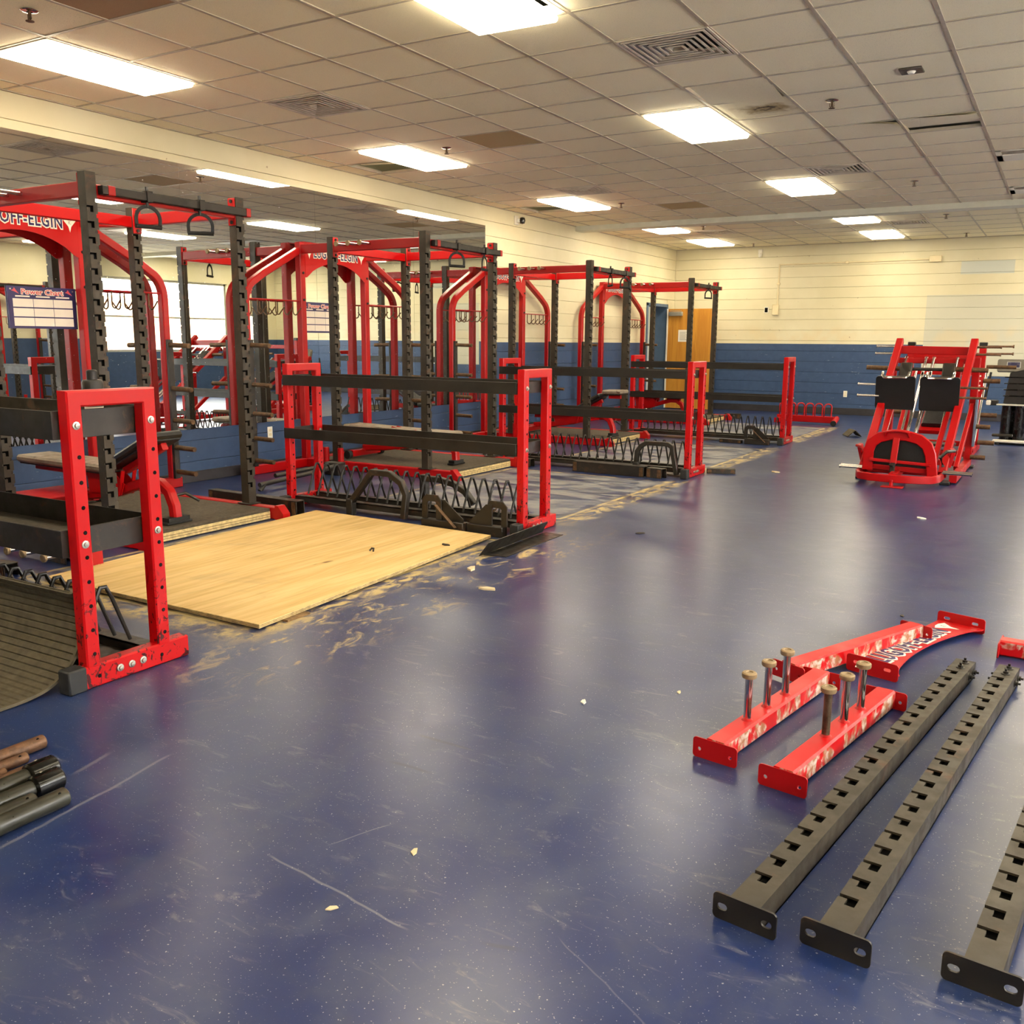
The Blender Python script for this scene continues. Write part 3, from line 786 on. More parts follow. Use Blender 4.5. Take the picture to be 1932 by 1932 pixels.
# ---------------------------------------------------------------- power racks
XR_, XB_, XF_ = -7.07, -6.62, -5.45            # rear red posts, back and front black uprights
RW = 1.24                                       # bay width
def make_rack(label):
    """origin on the floor at the middle of the bay on the front upright line; +x faces the room"""
    t = thing('power_rack', label, 'rack', (XF_, 0, 0), 0, 'power racks')
    b, r = XB_ - XF_, XR_ - XF_; h = RW / 2
    base = M()
    for sy in (-h, h):
        base.sq([(r - .03, sy, .048), (.31, sy, .048)], .076, .092, c=.005)
    base.sq([(r, -h - .92, .048), (r, h + .68, .048)], .076, .092, c=.005)
    base.obj('base_frame', RED, t)
    for sy in (-h, h):
        m = M(Matrix.Translation((.31, sy + .038, 0)) @ Matrix.Rotation(pi / 2, 4, 'X')); m.prism([(0, 0), (.085, 0), (.085, .05), (.03, .11), (0, .11)], 0, .076); m.obj('base_foot', RED, t)
        for x in (b, 0):
            M().box(x - .075, x + .075, sy - .055, sy + .055, .094, .102, .002).obj('foot_plate', BLACK_WORN, t)
    m = M().box(r + .10, .27, -h + .045, h - .045, .006, .064, .002); m.obj('platform_plywood', PLY_EDGE, t)
    e = M()
    for z in (.022, .040): e.box(.2702, .2715, -h + .046, h - .046, z, z + .004)
    e.obj('plywood_ply', PLY_DARK, t)
    M().box(r + .10, .268, -h + .045, h - .045, .064, .088, .004).obj('platform_mat', MAT_RUB, t)
    for sy in (-h, h):
        for x in (b, 0):
            u = link('upright', UP, t, (x, sy, .102)); link('number_print', NUM, u)
    # rear red posts, arms to the plate posts
    for s in (-1, 1):
        sy = s * h if s < 0 else h - .19
        p = M().sq([(r, sy, .09), (r, sy, 2.37)], .076, .076, up=(1, 0, 0), c=.006).obj('rear_post', RED, t)
        for z in (1.78, 2.06): link('bolt', BOLT_D, p, (r + .038, sy, z), (0, pi / 2, 0))
        a = [(r, sy, 2.30), (r, sy + s * .55, 2.02)]
        for i in range(7):
            q = radians(37 + (90 - 37) * i / 6); R_ = .24
            a.append((r, sy + s * (.80 - R_ + R_ * sin(q)), 1.735 + R_ * cos(q) - 0.0))
        a = a[:2] + a[2:] + [(r, sy + s * .80, .09)]
        M().sq(a, .070, .070, up=(1, 0, 0), c=.008).obj('plate_post', RED, t)
        st = M().box(r + .036, r + .066, sy + s * .80 - .03, sy + s * .80 + .03, .09, 1.36, .003).obj('peg_strip', BLACK_WORN, t)
        for z in (1.31, .92, .63, .38, .155):
            M().cyl((r + .06, sy + s * .80, z), (r + .31, sy + s * .80, z - .006), .0225, 12).obj('plate_peg', RUSTY, st)
        rl = M().tube([(r + .01, sy + s * .03, 1.765), (r + .01, sy + s * .79, 1.765)], .008, 8).obj('hook_rail', RED, t)
        for i in range(5):
            y = sy + s * (.14 + .125 * i)
            hk = [(r + .01, y, 1.765), (r + .01, y, 1.655)] + [(r + .01 + .035 - .035 * cos(q), y, 1.655 - .035 * sin(q)) for q in (radians(a_) for a_ in (40, 80, 115))] + [(r + .125, y, 1.69)]
            M().tube(hk, .0065, 7).obj('hook', RUSTY, rl)
    # arched sign plate between the rear posts
    HC = -.095
    hp = M(Matrix.Translation((r + .034, HC, 2.185)) @ Matrix.Rotation(pi / 2, 4, 'Z') @ Matrix.Rotation(pi / 2, 4, 'X'))
    hp.prism(header_outline(RW - .26), 0, .006)
    hp = hp.obj('header_sign', RED_SHEET, t)
    M().sq([(r, -h, 2.372), (r, h - .19, 2.372)], .09, .012, c=.002).obj('header_cap', RED, t)
    w, n = sign_letters('LUGOFF-ELGIN', .138, .70)
    for me in (w, n):
        o = link(me.name, me, hp); o.matrix_local = Matrix.Translation((r + .042, HC, 2.272)) @ Matrix.Rotation(pi / 2, 4, 'Z') @ Matrix.Rotation(pi / 2, 4, 'X')
    for sy in (HC - .425, HC + .425):
        o = link('emblem', EMBLEM, hp); o.matrix_local = Matrix.Translation((r + .0405, sy, 2.275)) @ Matrix.Rotation(pi / 2, 4, 'Z') @ Matrix.Rotation(pi / 2, 4, 'X')
    # top beams
    for s in (-1, 1):
        sy = s * h
        M().sq([(r, sy if s < 0 else h - .19, 2.30), (b - .02, sy, 2.30)], .05, .09, c=.005).obj('rear_beam', RED, t)
        bm_ = M().sq([(b + .038, sy, 2.30), (-.038, sy, 2.30)], .06, .09, c=.005).obj('side_beam', RED, t)
        for i in range(3):
            o = link('peg', PEG, bm_); o.matrix_local = Matrix.Translation((b + .22 + i * .15, sy + s * .03, 2.31)) @ Matrix.Rotation(-s * pi / 2, 4, 'X')
            o = link('peg_cap', PEGCAP, bm_); o.matrix_local = Matrix.Translation((b + .22 + i * .15, sy + s * .03, 2.31)) @ Matrix.Rotation(-s * pi / 2, 4, 'X')
        for x, dx in ((b, .042), (0, -.042)):
            pl = M().box(x + dx - .004, x + dx + .004, sy - .040, sy + .040, 2.20, 2.395, .003).obj('beam_plate', RED, t)
            for z in (2.222, 2.372): link('bolt', BOLT_D, pl, (x + dx + (.004 if dx > 0 else -.004), sy, z), (0, pi / 2 if dx > 0 else -pi / 2, 0))
        if s < 0: continue
        pl = M().box(-.034, .034, sy - .047 , sy - .039, 2.20, 2.395, .003).obj('beam_plate', RED, t)
        for z in (2.222, 2.372): link('bolt', BOLT_D, pl, (0, sy - .047, z), (pi / 2, 0, 0))
    for x in (b, 0):
        M().sq([(x, -h + .038, 2.29), (x, h - .038, 2.29)], .055, .085, c=.005).obj('cross_beam', RED, t)
    M().sq([(.062, -h + .05, 2.295), (.062, h + .05, 2.295)], .05, .055, c=.004).obj('handle_bar', BLACK, t)
    for a_, b_ in ((-h + .09, -h + .14), (h + .02, h + .06)): M().sq([(.062, a_, 2.295), (.062, b_, 2.295)], .056, .061, c=.004).obj('bar_sleeve', RED, t)
    # bar sleeves standing on the base bar by the wall
    for x in (b + .10, b - .10): M().cyl((x, -h - .07, .0), (x, -h - .07, .24), .032, 14).obj('bar_holder', RED, t)
    return t
RACKY = (4.53, 8.16, 11.80, 15.62)
# a caged wall fan and a small red sign by the far window, seen in the mirror
t = thing('wall_fan', 'round caged wall fan high beside the windows, shown in the mirror', 'fan', (XR - .12, 17.42, 2.72), 0)
R_ = Matrix.Rotation(pi / 2, 4, 'Y')
cg = M()
for r_ in (.08, .14, .20, .25): cg.tube([(-.06, r_ * cos(2 * pi * i / 24), r_ * sin(2 * pi * i / 24)) for i in range(24)], .004, 5, True, (1, 0, 0))
for i in range(16): cg.tube([(-.06, .03 * cos(pi * i / 8), .03 * sin(pi * i / 8)), (-.05, .25 * cos(pi * i / 8), .25 * sin(pi * i / 8))], .003, 5)
cg.obj('cage', GRID, t)
for i in range(4): M(Matrix.Rotation(pi / 2 * i, 4, 'X') @ Matrix.Rotation(.4, 4, 'Z')).box(-.006, .0, -.05, .05, .03, .22).obj('blade', ALU, t)
M().cyl((-.02, 0, 0), (.12, 0, 0), .05, 14).obj('motor', VENT, t)
t = thing('wall_sign', 'small red sign high on the window wall, shown in the mirror', 'sign', (XR, 17.9, 2.62), 0)
M().box(-.05, 0, -.15, .15, -.09, .09, .006).obj('sign_box', RED_SHEET, t); M().box(-.052, -.05, -.13, .13, -.07, .07).obj('sign_face', PINKRED, t)
rack = make_rack('red and black power rack closest to the camera, cut by the left picture edge')
rack.location.y = RACKY[0]
dup(rack, (XF_, RACKY[1], 0), 0, 'red and black power rack between the plywood sheet and the bare worn floor')
dup(rack, (XF_, RACKY[2], 0), 0, 'third red and black power rack in the row along the left wall')
dup(rack, (XF_, RACKY[3], 0), 0, 'power rack at the far end, in front of the wooden door')
dup(rack, (2.45, 10.4, 0), pi, 'power rack at the window wall, shown only in the mirror')

# D-shaped hanging handles on the front bars
def make_handle(label):
    t = thing('hanging_handle', label, 'handle', (0, 0, 0), 0, 'D-shaped handles on the rack bars')
    m = M(); m.box(-.034, -.028, -.022, .022, -.036, .036); m.box(.028, .034, -.022, .022, -.036, .036); m.box(-.034, .034, -.022, .022, .030, .036); m.box(-.034, .034, -.022, .022, -.036, -.030); m.cyl((0, 0, .034), (0, 0, .065), .011, 8); m.obj('clamp', BLACK, t)
    ring = [(0, -.080, -.190)] + [(0, -.082 * cos(q), -.140 + .080 * sin(q)) for q in (pi * i / 12 for i in range(13))] + [(0, .080, -.190)]
    M().sweep(ring, [(-.011, -.004), (.011, -.004), (.011, .004), (-.011, .004)], up=(1, 0, 0)).obj('strap', RUBBER, t)
    M().cyl((0, -.088, -.190), (0, .088, -.190), .014, 12).obj('grip', RUBBER, t)
    M().cyl((0, 0, -.034), (0, 0, -.064), .010, 8).obj('swivel', BLACK, t)
    return t
h0 = make_handle('open D-shaped handle hanging on the closest rack bar, the one by its uncut upright')
spec = [(0, -.22, -.25, None), (0, .22, -.75, 'twisted D-shaped handle on the closest rack bar, beside its second front upright'), (1, -.16, -.5, 'open D-shaped handle on the second rack bar'), (1, .36, .25, 'half turned D-shaped handle at the end of the second rack bar'),
        (2, -.12, .75, 'edge-on D-shaped handle on the third rack bar'), (2, .36, -.4, 'open D-shaped handle at the end of the third rack bar'), (3, .05, -.4, 'open D-shaped handle on the rack bar by the wooden door')]
for q, y, rz, lb in spec:
    o = h0 if lb is None else dup(h0, (0, 0, 0), 0, lb)
    o.location = (XF_ + .062, RACKY[q] + y, 2.295); o.rotation_euler = (0, 0, 0)
    for ch in o.children:
        if not ch.name.startswith('clamp'): ch.rotation_euler = (0, 0, rz)

# navy chart boards fixed behind the racks
def chart(y, label):
    t = thing('chart_board', label, 'sign', (-7.163, y, 1.44), 0, 'navy chart boards')
    W_, H_ = .64, .42; t.scale = (1, .92, .78)
    def P(m): m.m = Matrix.Rotation(pi / 2, 4, 'Z') @ Matrix.Rotation(pi / 2, 4, 'X'); return m
    b = P(M()).prism([(-W_ / 2, 0), (W_ / 2, 0), (W_ / 2, H_), (-W_ / 2, H_)], -.004, .004).obj('board', NAVY, t)
    for r_ in range(3):
        for c_ in range(3):
            x0 = -W_ / 2 + .045 + c_ * .187; z0 = .025 + r_ * .095
            P(M()).box(x0, x0 + .182, z0, z0 + .082, .004, .0055).obj('write_panel', OFFWHITE, b)
    me = text_mesh('Power Chart', .074, .0006, .006, 'title_edge', sx=1.0); me.materials.append(OFFWHITE); o = link('title_edge', me, b); o.matrix_local = Matrix.Translation((.0047, 0, .365)) @ Matrix.Rotation(pi / 2, 4, 'Z') @ Matrix.Rotation(pi / 2, 4, 'X')
    me = text_mesh('Power Chart', .074, .0010, .001, 'title', sx=1.0); me.materials.append(PINKRED); o = link('title', me, b); o.matrix_local = Matrix.Translation((.0049, 0, .365)) @ Matrix.Rotation(pi / 2, 4, 'Z') @ Matrix.Rotation(pi / 2, 4, 'X')
    for x in (-.25, .25): P(M()).prism([(x - .035, .375), (x - .015, .37), (x + .035, .345), (x + .012, .375), (x - .005, .405), (x - .015, .385)], .004, .0056).obj('arrow_print', PINKRED, b)
    for c_ in range(3):
        x0 = -W_ / 2 + .07 + c_ * .187; P(M()).box(x0, x0 + .13, .314, .328, .004, .0052).obj('heading_print', OFFWHITE, b)
    for x, z in ((-.29, .39), (.29, .39)): P(M()).cyl((x, z, .003), (x, z, .007), .008, 8).obj('screw', ZINC, b)
    return t
chart(4.66, 'navy chart board with empty white panels behind the closest power rack')
chart(7.92, 'navy chart board with empty white panels behind the second power rack')

# ---------------------------------------------------------------- plate storage racks
ZZ = M().tube([(0, -.10, .105), (.012, -.035, .30), (.016, -.012, .352), (.020, .012, .352), (.024, .035, .30), (.036, .10, .105)], .0085, 8).mesh('plate_divider', BLACK)
def end_frame_mesh():
    m = M(); hy = .168; tw = .062
    m.sq([(0, -hy, .09), (0, -hy, 1.145), (0, hy, 1.145), (0, hy, .09)], tw, tw, up=(1, 0, 0), c=.006)
    m.sq([(0, -.225, .048), (0, .290, .048)], tw, .092, c=.006)
    return m.mesh('end_frame', RED_SCUFF)
EF = end_frame_mesh()
HOLE = M().cyl((0, 0, 0), (.0012, 0, 0), .0085, 8).mesh('bolt_hole', BLACK_IN)
def storage(y, label, trays, levels, skip_z=False, rot=0.0, x0=-5.45, x1=-3.235):
    t = thing('plate_storage_rack', label, 'storage rack', (x1, y, 0), rot, 'red and black plate storage racks')
    L = x1 - x0
    for x in (0.0, -L):
        f = link('end_frame', EF, t, (x, 0, 0))
        for y_, w_ in ((-.245, .04),): M().box(x - .036, x + .036, y_ - w_, y_ + w_, .0, .098, .006).obj('end_cap', GREYRUB, t)
        for sy in (-.168, .168):
            for i in range(10):
                z = .14 + i * .098
                if min(abs(z - lv) for lv in levels) < .045: continue
                link('bolt_hole', HOLE, f, (.031, sy + .004, z))
            for lv in levels: link('bolt', BOLT, f, (.031, sy, lv), (0, pi / 2, 0))
        for yy in (-.055, 0, .055): link('bolt', BOLT, f, (.031, yy, .05), (0, pi / 2, 0))
        for yy in (-.15, .15): link('bolt_hole', HOLE, f, (.031, yy, .045))
    for lv in levels:
        if trays:
            m = M(); z0, z1 = lv - .055, lv + .055
            m.box(-L + .035, -.035, -.22, .20, z0, z0 + .006)
            for a_, b_ in ((-.224, -.218), (.198, .204)): m.box(-L + .035, -.035, a_, b_, z0, z1, .002)
            for a_, b_ in ((-L + .034, -L + .040), (-.040, -.034)): m.box(a_, b_, -.224, .204, z0, z1, .002)
            tr = m.obj('tray', BLACK_WORN, t)
            M().box(-L + .042, -.042, -.216, .196, z0 + .0065, z0 + .012).obj('tray_liner', MAT_RUB, tr)
        else:
            for a_, s_ in ((-.205, 1), (.205, -1)):
                m = M(); m.box(-L - .02, -.033, a_ - .004, a_ + .004, lv - .042, lv + .042, .002); m.box(-L - .02, -.033, a_, a_ + s_ * .055, lv - .042, lv - .036); m.obj('shelf_rail', BLACK, t)
            for x in (-L - .02, -.035): M().box(x - .004, x + .004, -.205, .205, lv - .04, lv + .04).obj('shelf_end', BLACK, t)
    # base with plate dividers
    for a_ in (-.125, .125):
        m = M(); m.box(-L + .03, -.03, a_ - .035, a_ + .035, .085, .092); m.box(-L + .03, -.03, a_ - .035, a_ - .029, .045, .092); m.obj('base_rail', BLACK_WORN, t)
    M().box(-L + .03, -.03, -.09, .09, .05, .056).obj('base_shelf', BLACK_WORN, t)
    n = 20
    for i in range(n): link('plate_divider', ZZ, t, (-L + .12 + i * (L - .26) / (n - 1), 0, 0))
    return t
sA = storage(2.345, 'scuffed red plate storage rack with two black trays, closest to the camera', True, (1.045, .585))
sB = storage(5.79, 'red storage rack with rail shelves at the far edge of the plywood', False, (1.045, .615))
sC = storage(9.17, 'red storage rack in front of the third power rack, beyond the bare floor', False, (1.045, .615))
sD = storage(12.86, 'red storage rack deepest in the room, near the red hoop rack', False, (1.045, .615))
# ---------------------------------------------------------------- helpers for loose steel
def plate_mesh(name, outer, holes, thick, mats):
    """flat plate with real holes, in local xy, extruded along z"""
    cu = bpy.data.curves.new(name, 'CURVE'); cu.dimensions = '2D'; cu.fill_mode = 'BOTH'; cu.extrude = thick / 2
    for pts in [outer] + holes:
        sp = cu.splines.new('POLY'); sp.points.add(len(pts) - 1)
        for p, (x, y) in zip(sp.points, pts): p.co = (x, y, 0, 1)
        sp.use_cyclic_u = True
    o = bpy.data.objects.new(name, cu); COL.objects.link(o)
    me = bpy.data.meshes.new_from_object(o.evaluated_get(bpy.context.evaluated_depsgraph_get()))
    bpy.data.objects.remove(o); bpy.data.curves.remove(cu)
    me.materials.clear(); me.materials.append(mats); return me
def slot(cx, cy, w, h, n=4): return [(cx + x, cy + y) for x, y in rrect(w, h, min(w, h) * .49, n)]
FACE_Y = Matrix.Rotation(pi / 2, 4, 'X')                  # local xy plate stood up to face along y
LIE = Matrix(((0, 1, 0, 0), (0, 0, 1, 0), (1, 0, 0, 0), (0, 0, 0, 1)))   # upright laid along +y, slots up

# ---------------------------------------------------------------- three uprights lying on the floor
UPF = upright_mesh(2.185, .128, .0937, 21, notch=False)
UPLATE = plate_mesh('end_plate', [(x, y) for x, y in rrect(.160, .068, .012)], [slot(-.056, 0, .026, .018), slot(.056, 0, .026, .018)], .006, BLACK_WORN)
UBOLT = M().lathe([(0, 0), (.017, 0), (.017, .003), (.010, .004), (.010, .012), (.005, .013), (.005, .022), (0, .022)], 10).mesh('bolt', BLACK)
def floor_upright(x, y, rz, label):
    t = thing('steel_upright', label, 'steel post', (x, y, 0), rz, 'slotted uprights on the floor')
    u = link('post', UPF, t); u.matrix_local = Matrix.Translation((0, 0, .034)) @ Matrix.Diagonal((1, 1, .88, 1)) @ LIE
    p = link('end_plate', UPLATE, t); p.matrix_local = Matrix.Translation((0, -.003, .034)) @ FACE_Y
    for yy in (2.07, 2.145): link('bolt', UBOLT, t, (0.004, yy, .0672))
    for yy in (2.08, 2.15):
        link('bolt', UBOLT, t, (.0375, yy, .034), (0, pi / 2, 0)); link('bolt', UBOLT, t, (-.0375, yy, .034), (0, -pi / 2, 0))
    return t
floor_upright(-.531, 2.003, -.1326, 'black slotted steel upright on the floor, closest to the red peg beams')
floor_upright(-.324, 2.012, -.1116, 'black slotted steel upright on the floor, between two like it')
floor_upright(-.027, 2.049, -.100, 'black slotted steel upright on the floor, cut by the right picture edge')

# ---------------------------------------------------------------- red beams on the floor
BPLATE = plate_mesh('end_plate', [(x, y) for x, y in rrect(.160, .070, .011)], [slot(-.056, -.004, .013, .013), slot(.056, -.004, .013, .013)], .005, RED_SHEET)
PEG_RUST = peg_mesh(mat_rust('rusted_chrome', (96, 78, 62), .4, .6))
def floor_beam(x, y, rz, L, label, pegs=(), rusted=(), mt=RED_RUST, roll=None, z=0.0):
    t = thing('peg_beam' if pegs else 'cross_beam', label, 'steel beam', (x, y, z), rz, 'red beams on the floor')
    M().sq([(0, .005, .039), (0, L - .005, .039)], .074, .070, c=.007).obj('beam', mt, t)
    for yy in (0.0025, L - .0025):
        p = link('end_plate', BPLATE, t); p.matrix_local = Matrix.Translation((0, yy, .035)) @ FACE_Y
    for i, yy in enumerate(pegs):
        link('peg', PEG_RUST if i in rusted else PEG, t, (0, yy, .074)); link('peg_cap', PEGCAP, t, (0, yy, .074))
        M().lathe([(.0135, .006), (.019, .0), (.0225, -.002)], 12).obj('weld_collar', RED, t, (0, yy, .075))
    if roll: t.rotation_euler = (0, roll, rz)
    return t
floor_beam(-.880, 2.823, -.163, .905, 'red beam with three bright chrome pegs standing on the floor', (.235, .393, .552))
floor_beam(-.634, 2.735, -.177, .912, 'red beam whose first peg is rusted brown, next to the black upright', (.33, .49, .645), (0,))
floor_beam(-.862, 3.690, -.407, .95, 'long red beam without pegs lying across the red lettered panel', mt=RED_RUST, z=.012)
floor_beam(-.136, 4.556, -1.64, .95, 'red beam end reaching in from the right picture edge')
# sign panel lying face up
t = thing('sign_panel', 'red arched panel with navy school lettering lying face up on the floor', 'sign', (-.579, 3.953, 0), -.277)
L = .946
pm = M(Matrix.Translation((0.0, L / 2, .022)) @ Matrix.Rotation(pi / 2, 4, 'Z')); pm.prism(header_outline(L - .012, .105, -.108, -.028), 0, .005)
pn = pm.obj('panel', RED_SHEET, t)
SPLATE = plate_mesh('end_flange', [(x, y) for x, y in rrect(.224, .074, .013)], [slot(-.066, .006, .030, .014), slot(.066, .006, .030, .014)], .005, RED_SHEET)
for yy in (.003, L - .003):
    p = link('end_flange', SPLATE, t); p.matrix_local = Matrix.Translation((0, yy, .037)) @ FACE_Y
w, n = sign_letters('LUGOFF-ELGIN', .138, .70)
for me in (w, n):
    o = link(me.name, me, pn); o.matrix_local = Matrix.Translation((-.035, .45, .0285)) @ Matrix.Rotation(pi / 2, 4, 'Z') @ Matrix.Diagonal((.90, 1.02, 1, 1))
for yy in (.035, .845):
    o = link('emblem', EMBLEM, pn); o.matrix_local = Matrix.Translation((-.04, yy, .0275)) @ Matrix.Rotation(pi / 2, 4, 'Z')

# ---------------------------------------------------------------- plywood sheet, thin angle plate
m = M(); q = [(-3.20, 3.05), (-3.36, 5.40), (-5.045, 5.47), (-4.895, 3.06)]
n = len(q); z0, z1 = .010, .030
top = [(x, y, z1) for x, y in q]; bot = [(x, y, z0) for x, y in q]; mid = [(x, y, (z0 + z1) / 2) for x, y in q]
m.add(top, [(0, 1, 2, 3)]); m.cur = 1; m.add(bot + top, [(0, 3, 2, 1)] + [(i, (i + 1) % 4, 4 + (i + 1) % 4, 4 + i) for i in range(4)])
c0 = Vector((-4.1, 4.2, 0)); m.v = [(x - c0.x, y - c0.y, z) for x, y, z in m.v]
py = tag(m.obj('plywood_sheet', [PLY, PLY_EDGE], None, c0), 'large bare plywood sheet lying on the floor in front of the closest rack', 'plywood')
ms = M()
for a, b in ((-3.3, 3.3), (-4.7, 3.2), (-4.1, 4.2), (-3.5, 5.2), (-4.9, 5.3)): ms.box(a - c0.x - .12, a - c0.x + .12, b - c0.y - .08, b - c0.y + .08, 0, .010)
ms.obj('shim', PLY_DARK, py)
pl2 = M()
for k_ in range(2): pl2.prism([((x - c0.x) * 1.0004, (y - c0.y) * 1.0004) for x, y in q], .0145 + k_ * .007, .0172 + k_ * .007)
pl2.obj('dark_ply', PLY_DARK, py)
t = thing('angle_plate', 'thin bent black sheet steel angle lying beside the plywood corner', 'steel plate', (-3.07, 5.38, 0), .03)
M().prism([(-.085, -.42), (.075, -.40), (.085, .42), (-.06, .43)], .001, .004).obj('flat_leg', BLACK_WORN, t)
M(Matrix.Translation((-.085, 0, .003)) @ Matrix.Rotation(-1.0, 4, 'Y')).prism([(0, -.47), (.105, -.44), (.105, .40), (0, .43)], 0, .004).obj('upright_leg', BLACK, t)

# ---------------------------------------------------------------- benches
def bench(x, y, label, pads, z=.09, plate=False, front=-.06):
    """x, y: the middle of the foot towards the room; the bench runs back along -x"""
    t = thing('weight_bench', label, 'bench', (x, y, z), 0, 'weight benches in the racks')
    for i, (x0, z0, x1, z1, w_, mt) in enumerate(pads):
        d = Vector((x1 - x0, 0, z1 - z0)); Lp = d.length; a = math.atan2(d.z, d.x)
        m = M(Matrix.Translation((x0, 0, z0)) @ Matrix.Rotation(-a, 4, 'Y'))
        m.box(0, Lp, -w_ / 2, w_ / 2, 0, .055, .016); p = m.obj('pad', mt, t, ang=.5)
        m = M(Matrix.Translation((x0, 0, z0)) @ Matrix.Rotation(-a, 4, 'Y')); m.box(.02, Lp - .02, -w_ / 2 + .02, w_ / 2 - .02, -.014, .002, .004); m.obj('pad_board', VINYL, p)
        m = M(Matrix.Translation((x0, 0, z0)) @ Matrix.Rotation(-a, 4, 'Y')); m.sq([(.06, 0, -.04), (Lp - .06, 0, -.04)], .05, .05); m.obj('pad_rail', RED, p)
    M().sq([(-1.25, 0, .10), (-.95, 0, .12), (-.62, 0, .17), (-.42, 0, .235), (-.27, 0, .275), (-.16, 0, .27), (-.075, 0, .215), (-.03, 0, .12), (-.02, 0, .02)], .07, .07, up=(0, 1, 0), c=.012).obj('spine', RED, t)
    m = M(); m.sq([(-.02, -.09, .03), (-.02, .09, .03)], .07, .035, c=.004); m.box(-.06, .02, -.11, .11, 0, .018, .005); m.obj('front_foot', RUBBER, t)
    M().sq([(-1.25, -.24, .055), (-1.25, .24, .055)], .07, .07).obj('rear_base', RED, t)
    for s in (-1, 1): M().cyl((-1.25, s * .25, .045), (-1.25, s * .30, .045), .045, 14).obj('wheel', RUBBER, t)
    for s in (-1, 1):
        M(Matrix.Translation((-.70, s * .045, .20)) @ Matrix.Rotation(pi / 2, 4, 'X')).prism([(-.20, -.05), (.16, -.04), (.20, .04), (.10, .11), (-.12, .16), (-.22, .08)], -.004, .004).obj('adjust_plate', RED, t)
        M().sq([(-.55, s * .05, .16), (-.50, s * .05, .34)], .03, .012).obj('support_arm', RED, t)
    M().tube([(-.05, .04, .19), (-.03, .10, .20), (.03, .17, .14)], .011, 8).obj('lift_handle', BLACK, t)
    if plate:
        M().box(-1.42, -.93, -.36, .08, .135, .141).obj('step_plate', RED_SHEET, t)
        for yy in (-.33, .05): M().sq([(-1.38, yy, .10), (-.97, yy, .10)], .05, .07).obj('step_bearer', RED, t)
    return t
bench(-5.28, 4.32, 'weight bench with worn flaking pad and raised end in the closest rack', [(-1.65, .335, -.62, .325, .29, VINYL_WORN), (-.60, .345, -.06, .60, .29, VINYL)], plate=True)
bench(-5.40, 8.02, 'flat weight bench with split chalky pad in the second rack', [(-1.44, .305, -.50, .285, .29, VINYL_WORN), (-.485, .285, -.02, .283, .29, VINYL_WORN)])
bench(-5.24, 11.62, 'incline weight bench raised to a steep angle in the third rack', [(-1.30, .27, -.62, .275, .29, VINYL), (-.60, .29, -.16, .54, .29, VINYL), (-.15, .575, .14, .58, .26, VINYL_WORN)])
bench(-5.60, 15.36, 'flat weight bench in the rack by the wooden door', [(-1.0, .33, -.42, .33, .29, VINYL), (-.40, .33, -.04, .325, .29, VINYL)])

# ---------------------------------------------------------------- bottle on the tray
t = thing('shaker_bottle', 'clear shaker bottle with a black lid standing in the closest top tray', 'bottle', (-3.53, 2.49, 1.0025))
k = N('clear_plastic'); k.b.inputs['Transmission Weight'].default_value = .85; PLAST = k.set(lin((206, 206, 204)), .12)
M().lathe([(0, 0), (.033, 0), (.036, .006), (.037, .12), (.039, .155), (.036, .155), (.034, .12), (.033, .008), (0, .008)], 18).obj('cup', PLAST, t)
M().lathe([(0, .155), (.042, .153), (.043, .185), (.038, .195), (.022, .198), (.022, .232), (.015, .238), (0, .238)], 18).obj('lid', BLACK, t)
M(Matrix.Rotation(2.6, 4, 'Z')).sq([(.03, 0, .178), (.066, 0, .182), (.070, 0, .176)], .022, .010).obj('flip_cap', BLACK, t)
for z in (.04, .07, .10): M().lathe([(.0373, z), (.0373, z + .014)], 18).obj('label_band', OFFWHITE, t)

# ---------------------------------------------------------------- curled ribbed mat leaning in the first storage rack
prof = [(1.52, .004), (1.70, .003), (1.83, .003), (1.94, .006), (2.03, .022), (2.10, .058), (2.155, .115), (2.190, .19), (2.203, .265), (2.195, .33), (2.165, .385)]
def smooth(P, k_):
    out = []
    for i in range(len(P) - 1):
        p0, p1, p2, p3 = P[max(i - 1, 0)], P[i], P[i + 1], P[min(i + 2, len(P) - 1)]
        for j in range(k_):
            u = j / k_; out.append(tuple(.5 * (2 * b + (c - a) * u + (2 * a - 5 * b + 4 * c - d) * u * u + (3 * b - a - 3 * c + d) * u ** 3) for a, b, c, d in zip(p0, p1, p2, p3)))
    return out + [P[-1]]
sm = smooth(prof, 24); L_ = [0]
for a, b in zip(sm[:-1], sm[1:]): L_.append(L_[-1] + math.dist(a, b))
face, rim, back = [], [], sm
for i, p in enumerate(sm):
    a, b = sm[max(i - 1, 0)], sm[min(i + 1, len(sm) - 1)]; d = Vector((b[0] - a[0], b[1] - a[1])).normalized(); nrm = Vector((-d.y, d.x))
    h_ = .011 if (L_[i] / .031) % 1.0 < .80 else .005
    face.append((p[0] + nrm.x * h_, p[1] + nrm.y * h_)); rim.append((p[0] + nrm.x * .012, p[1] + nrm.y * .012))
t = thing('ribbed_mat', 'curled black ribbed rubber mat leaning against the closest storage rack', 'rubber mat', (-3.285, 0, 0), 0)
rows_ = [(0, rim), (-.014, rim), (-.018, face), (-1.6, face)]
k_ = len(sm); n_ = len(rows_); allv = [(x, y, z) for x, r_ in rows_ for y, z in r_] + [(x, y, z) for x, _ in rows_ for y, z in back]; fs = []
o_ = n_ * k_
for i in range(n_ - 1):
    for j in range(k_ - 1):
        a = i * k_ + j; fs.append((a, a + 1, a + k_ + 1, a + k_)); a += o_; fs.append((a, a + k_, a + k_ + 1, a + 1))
    for j in (0, k_ - 1): a = i * k_ + j; fs.append((a, a + k_, o_ + a + k_, o_ + a))
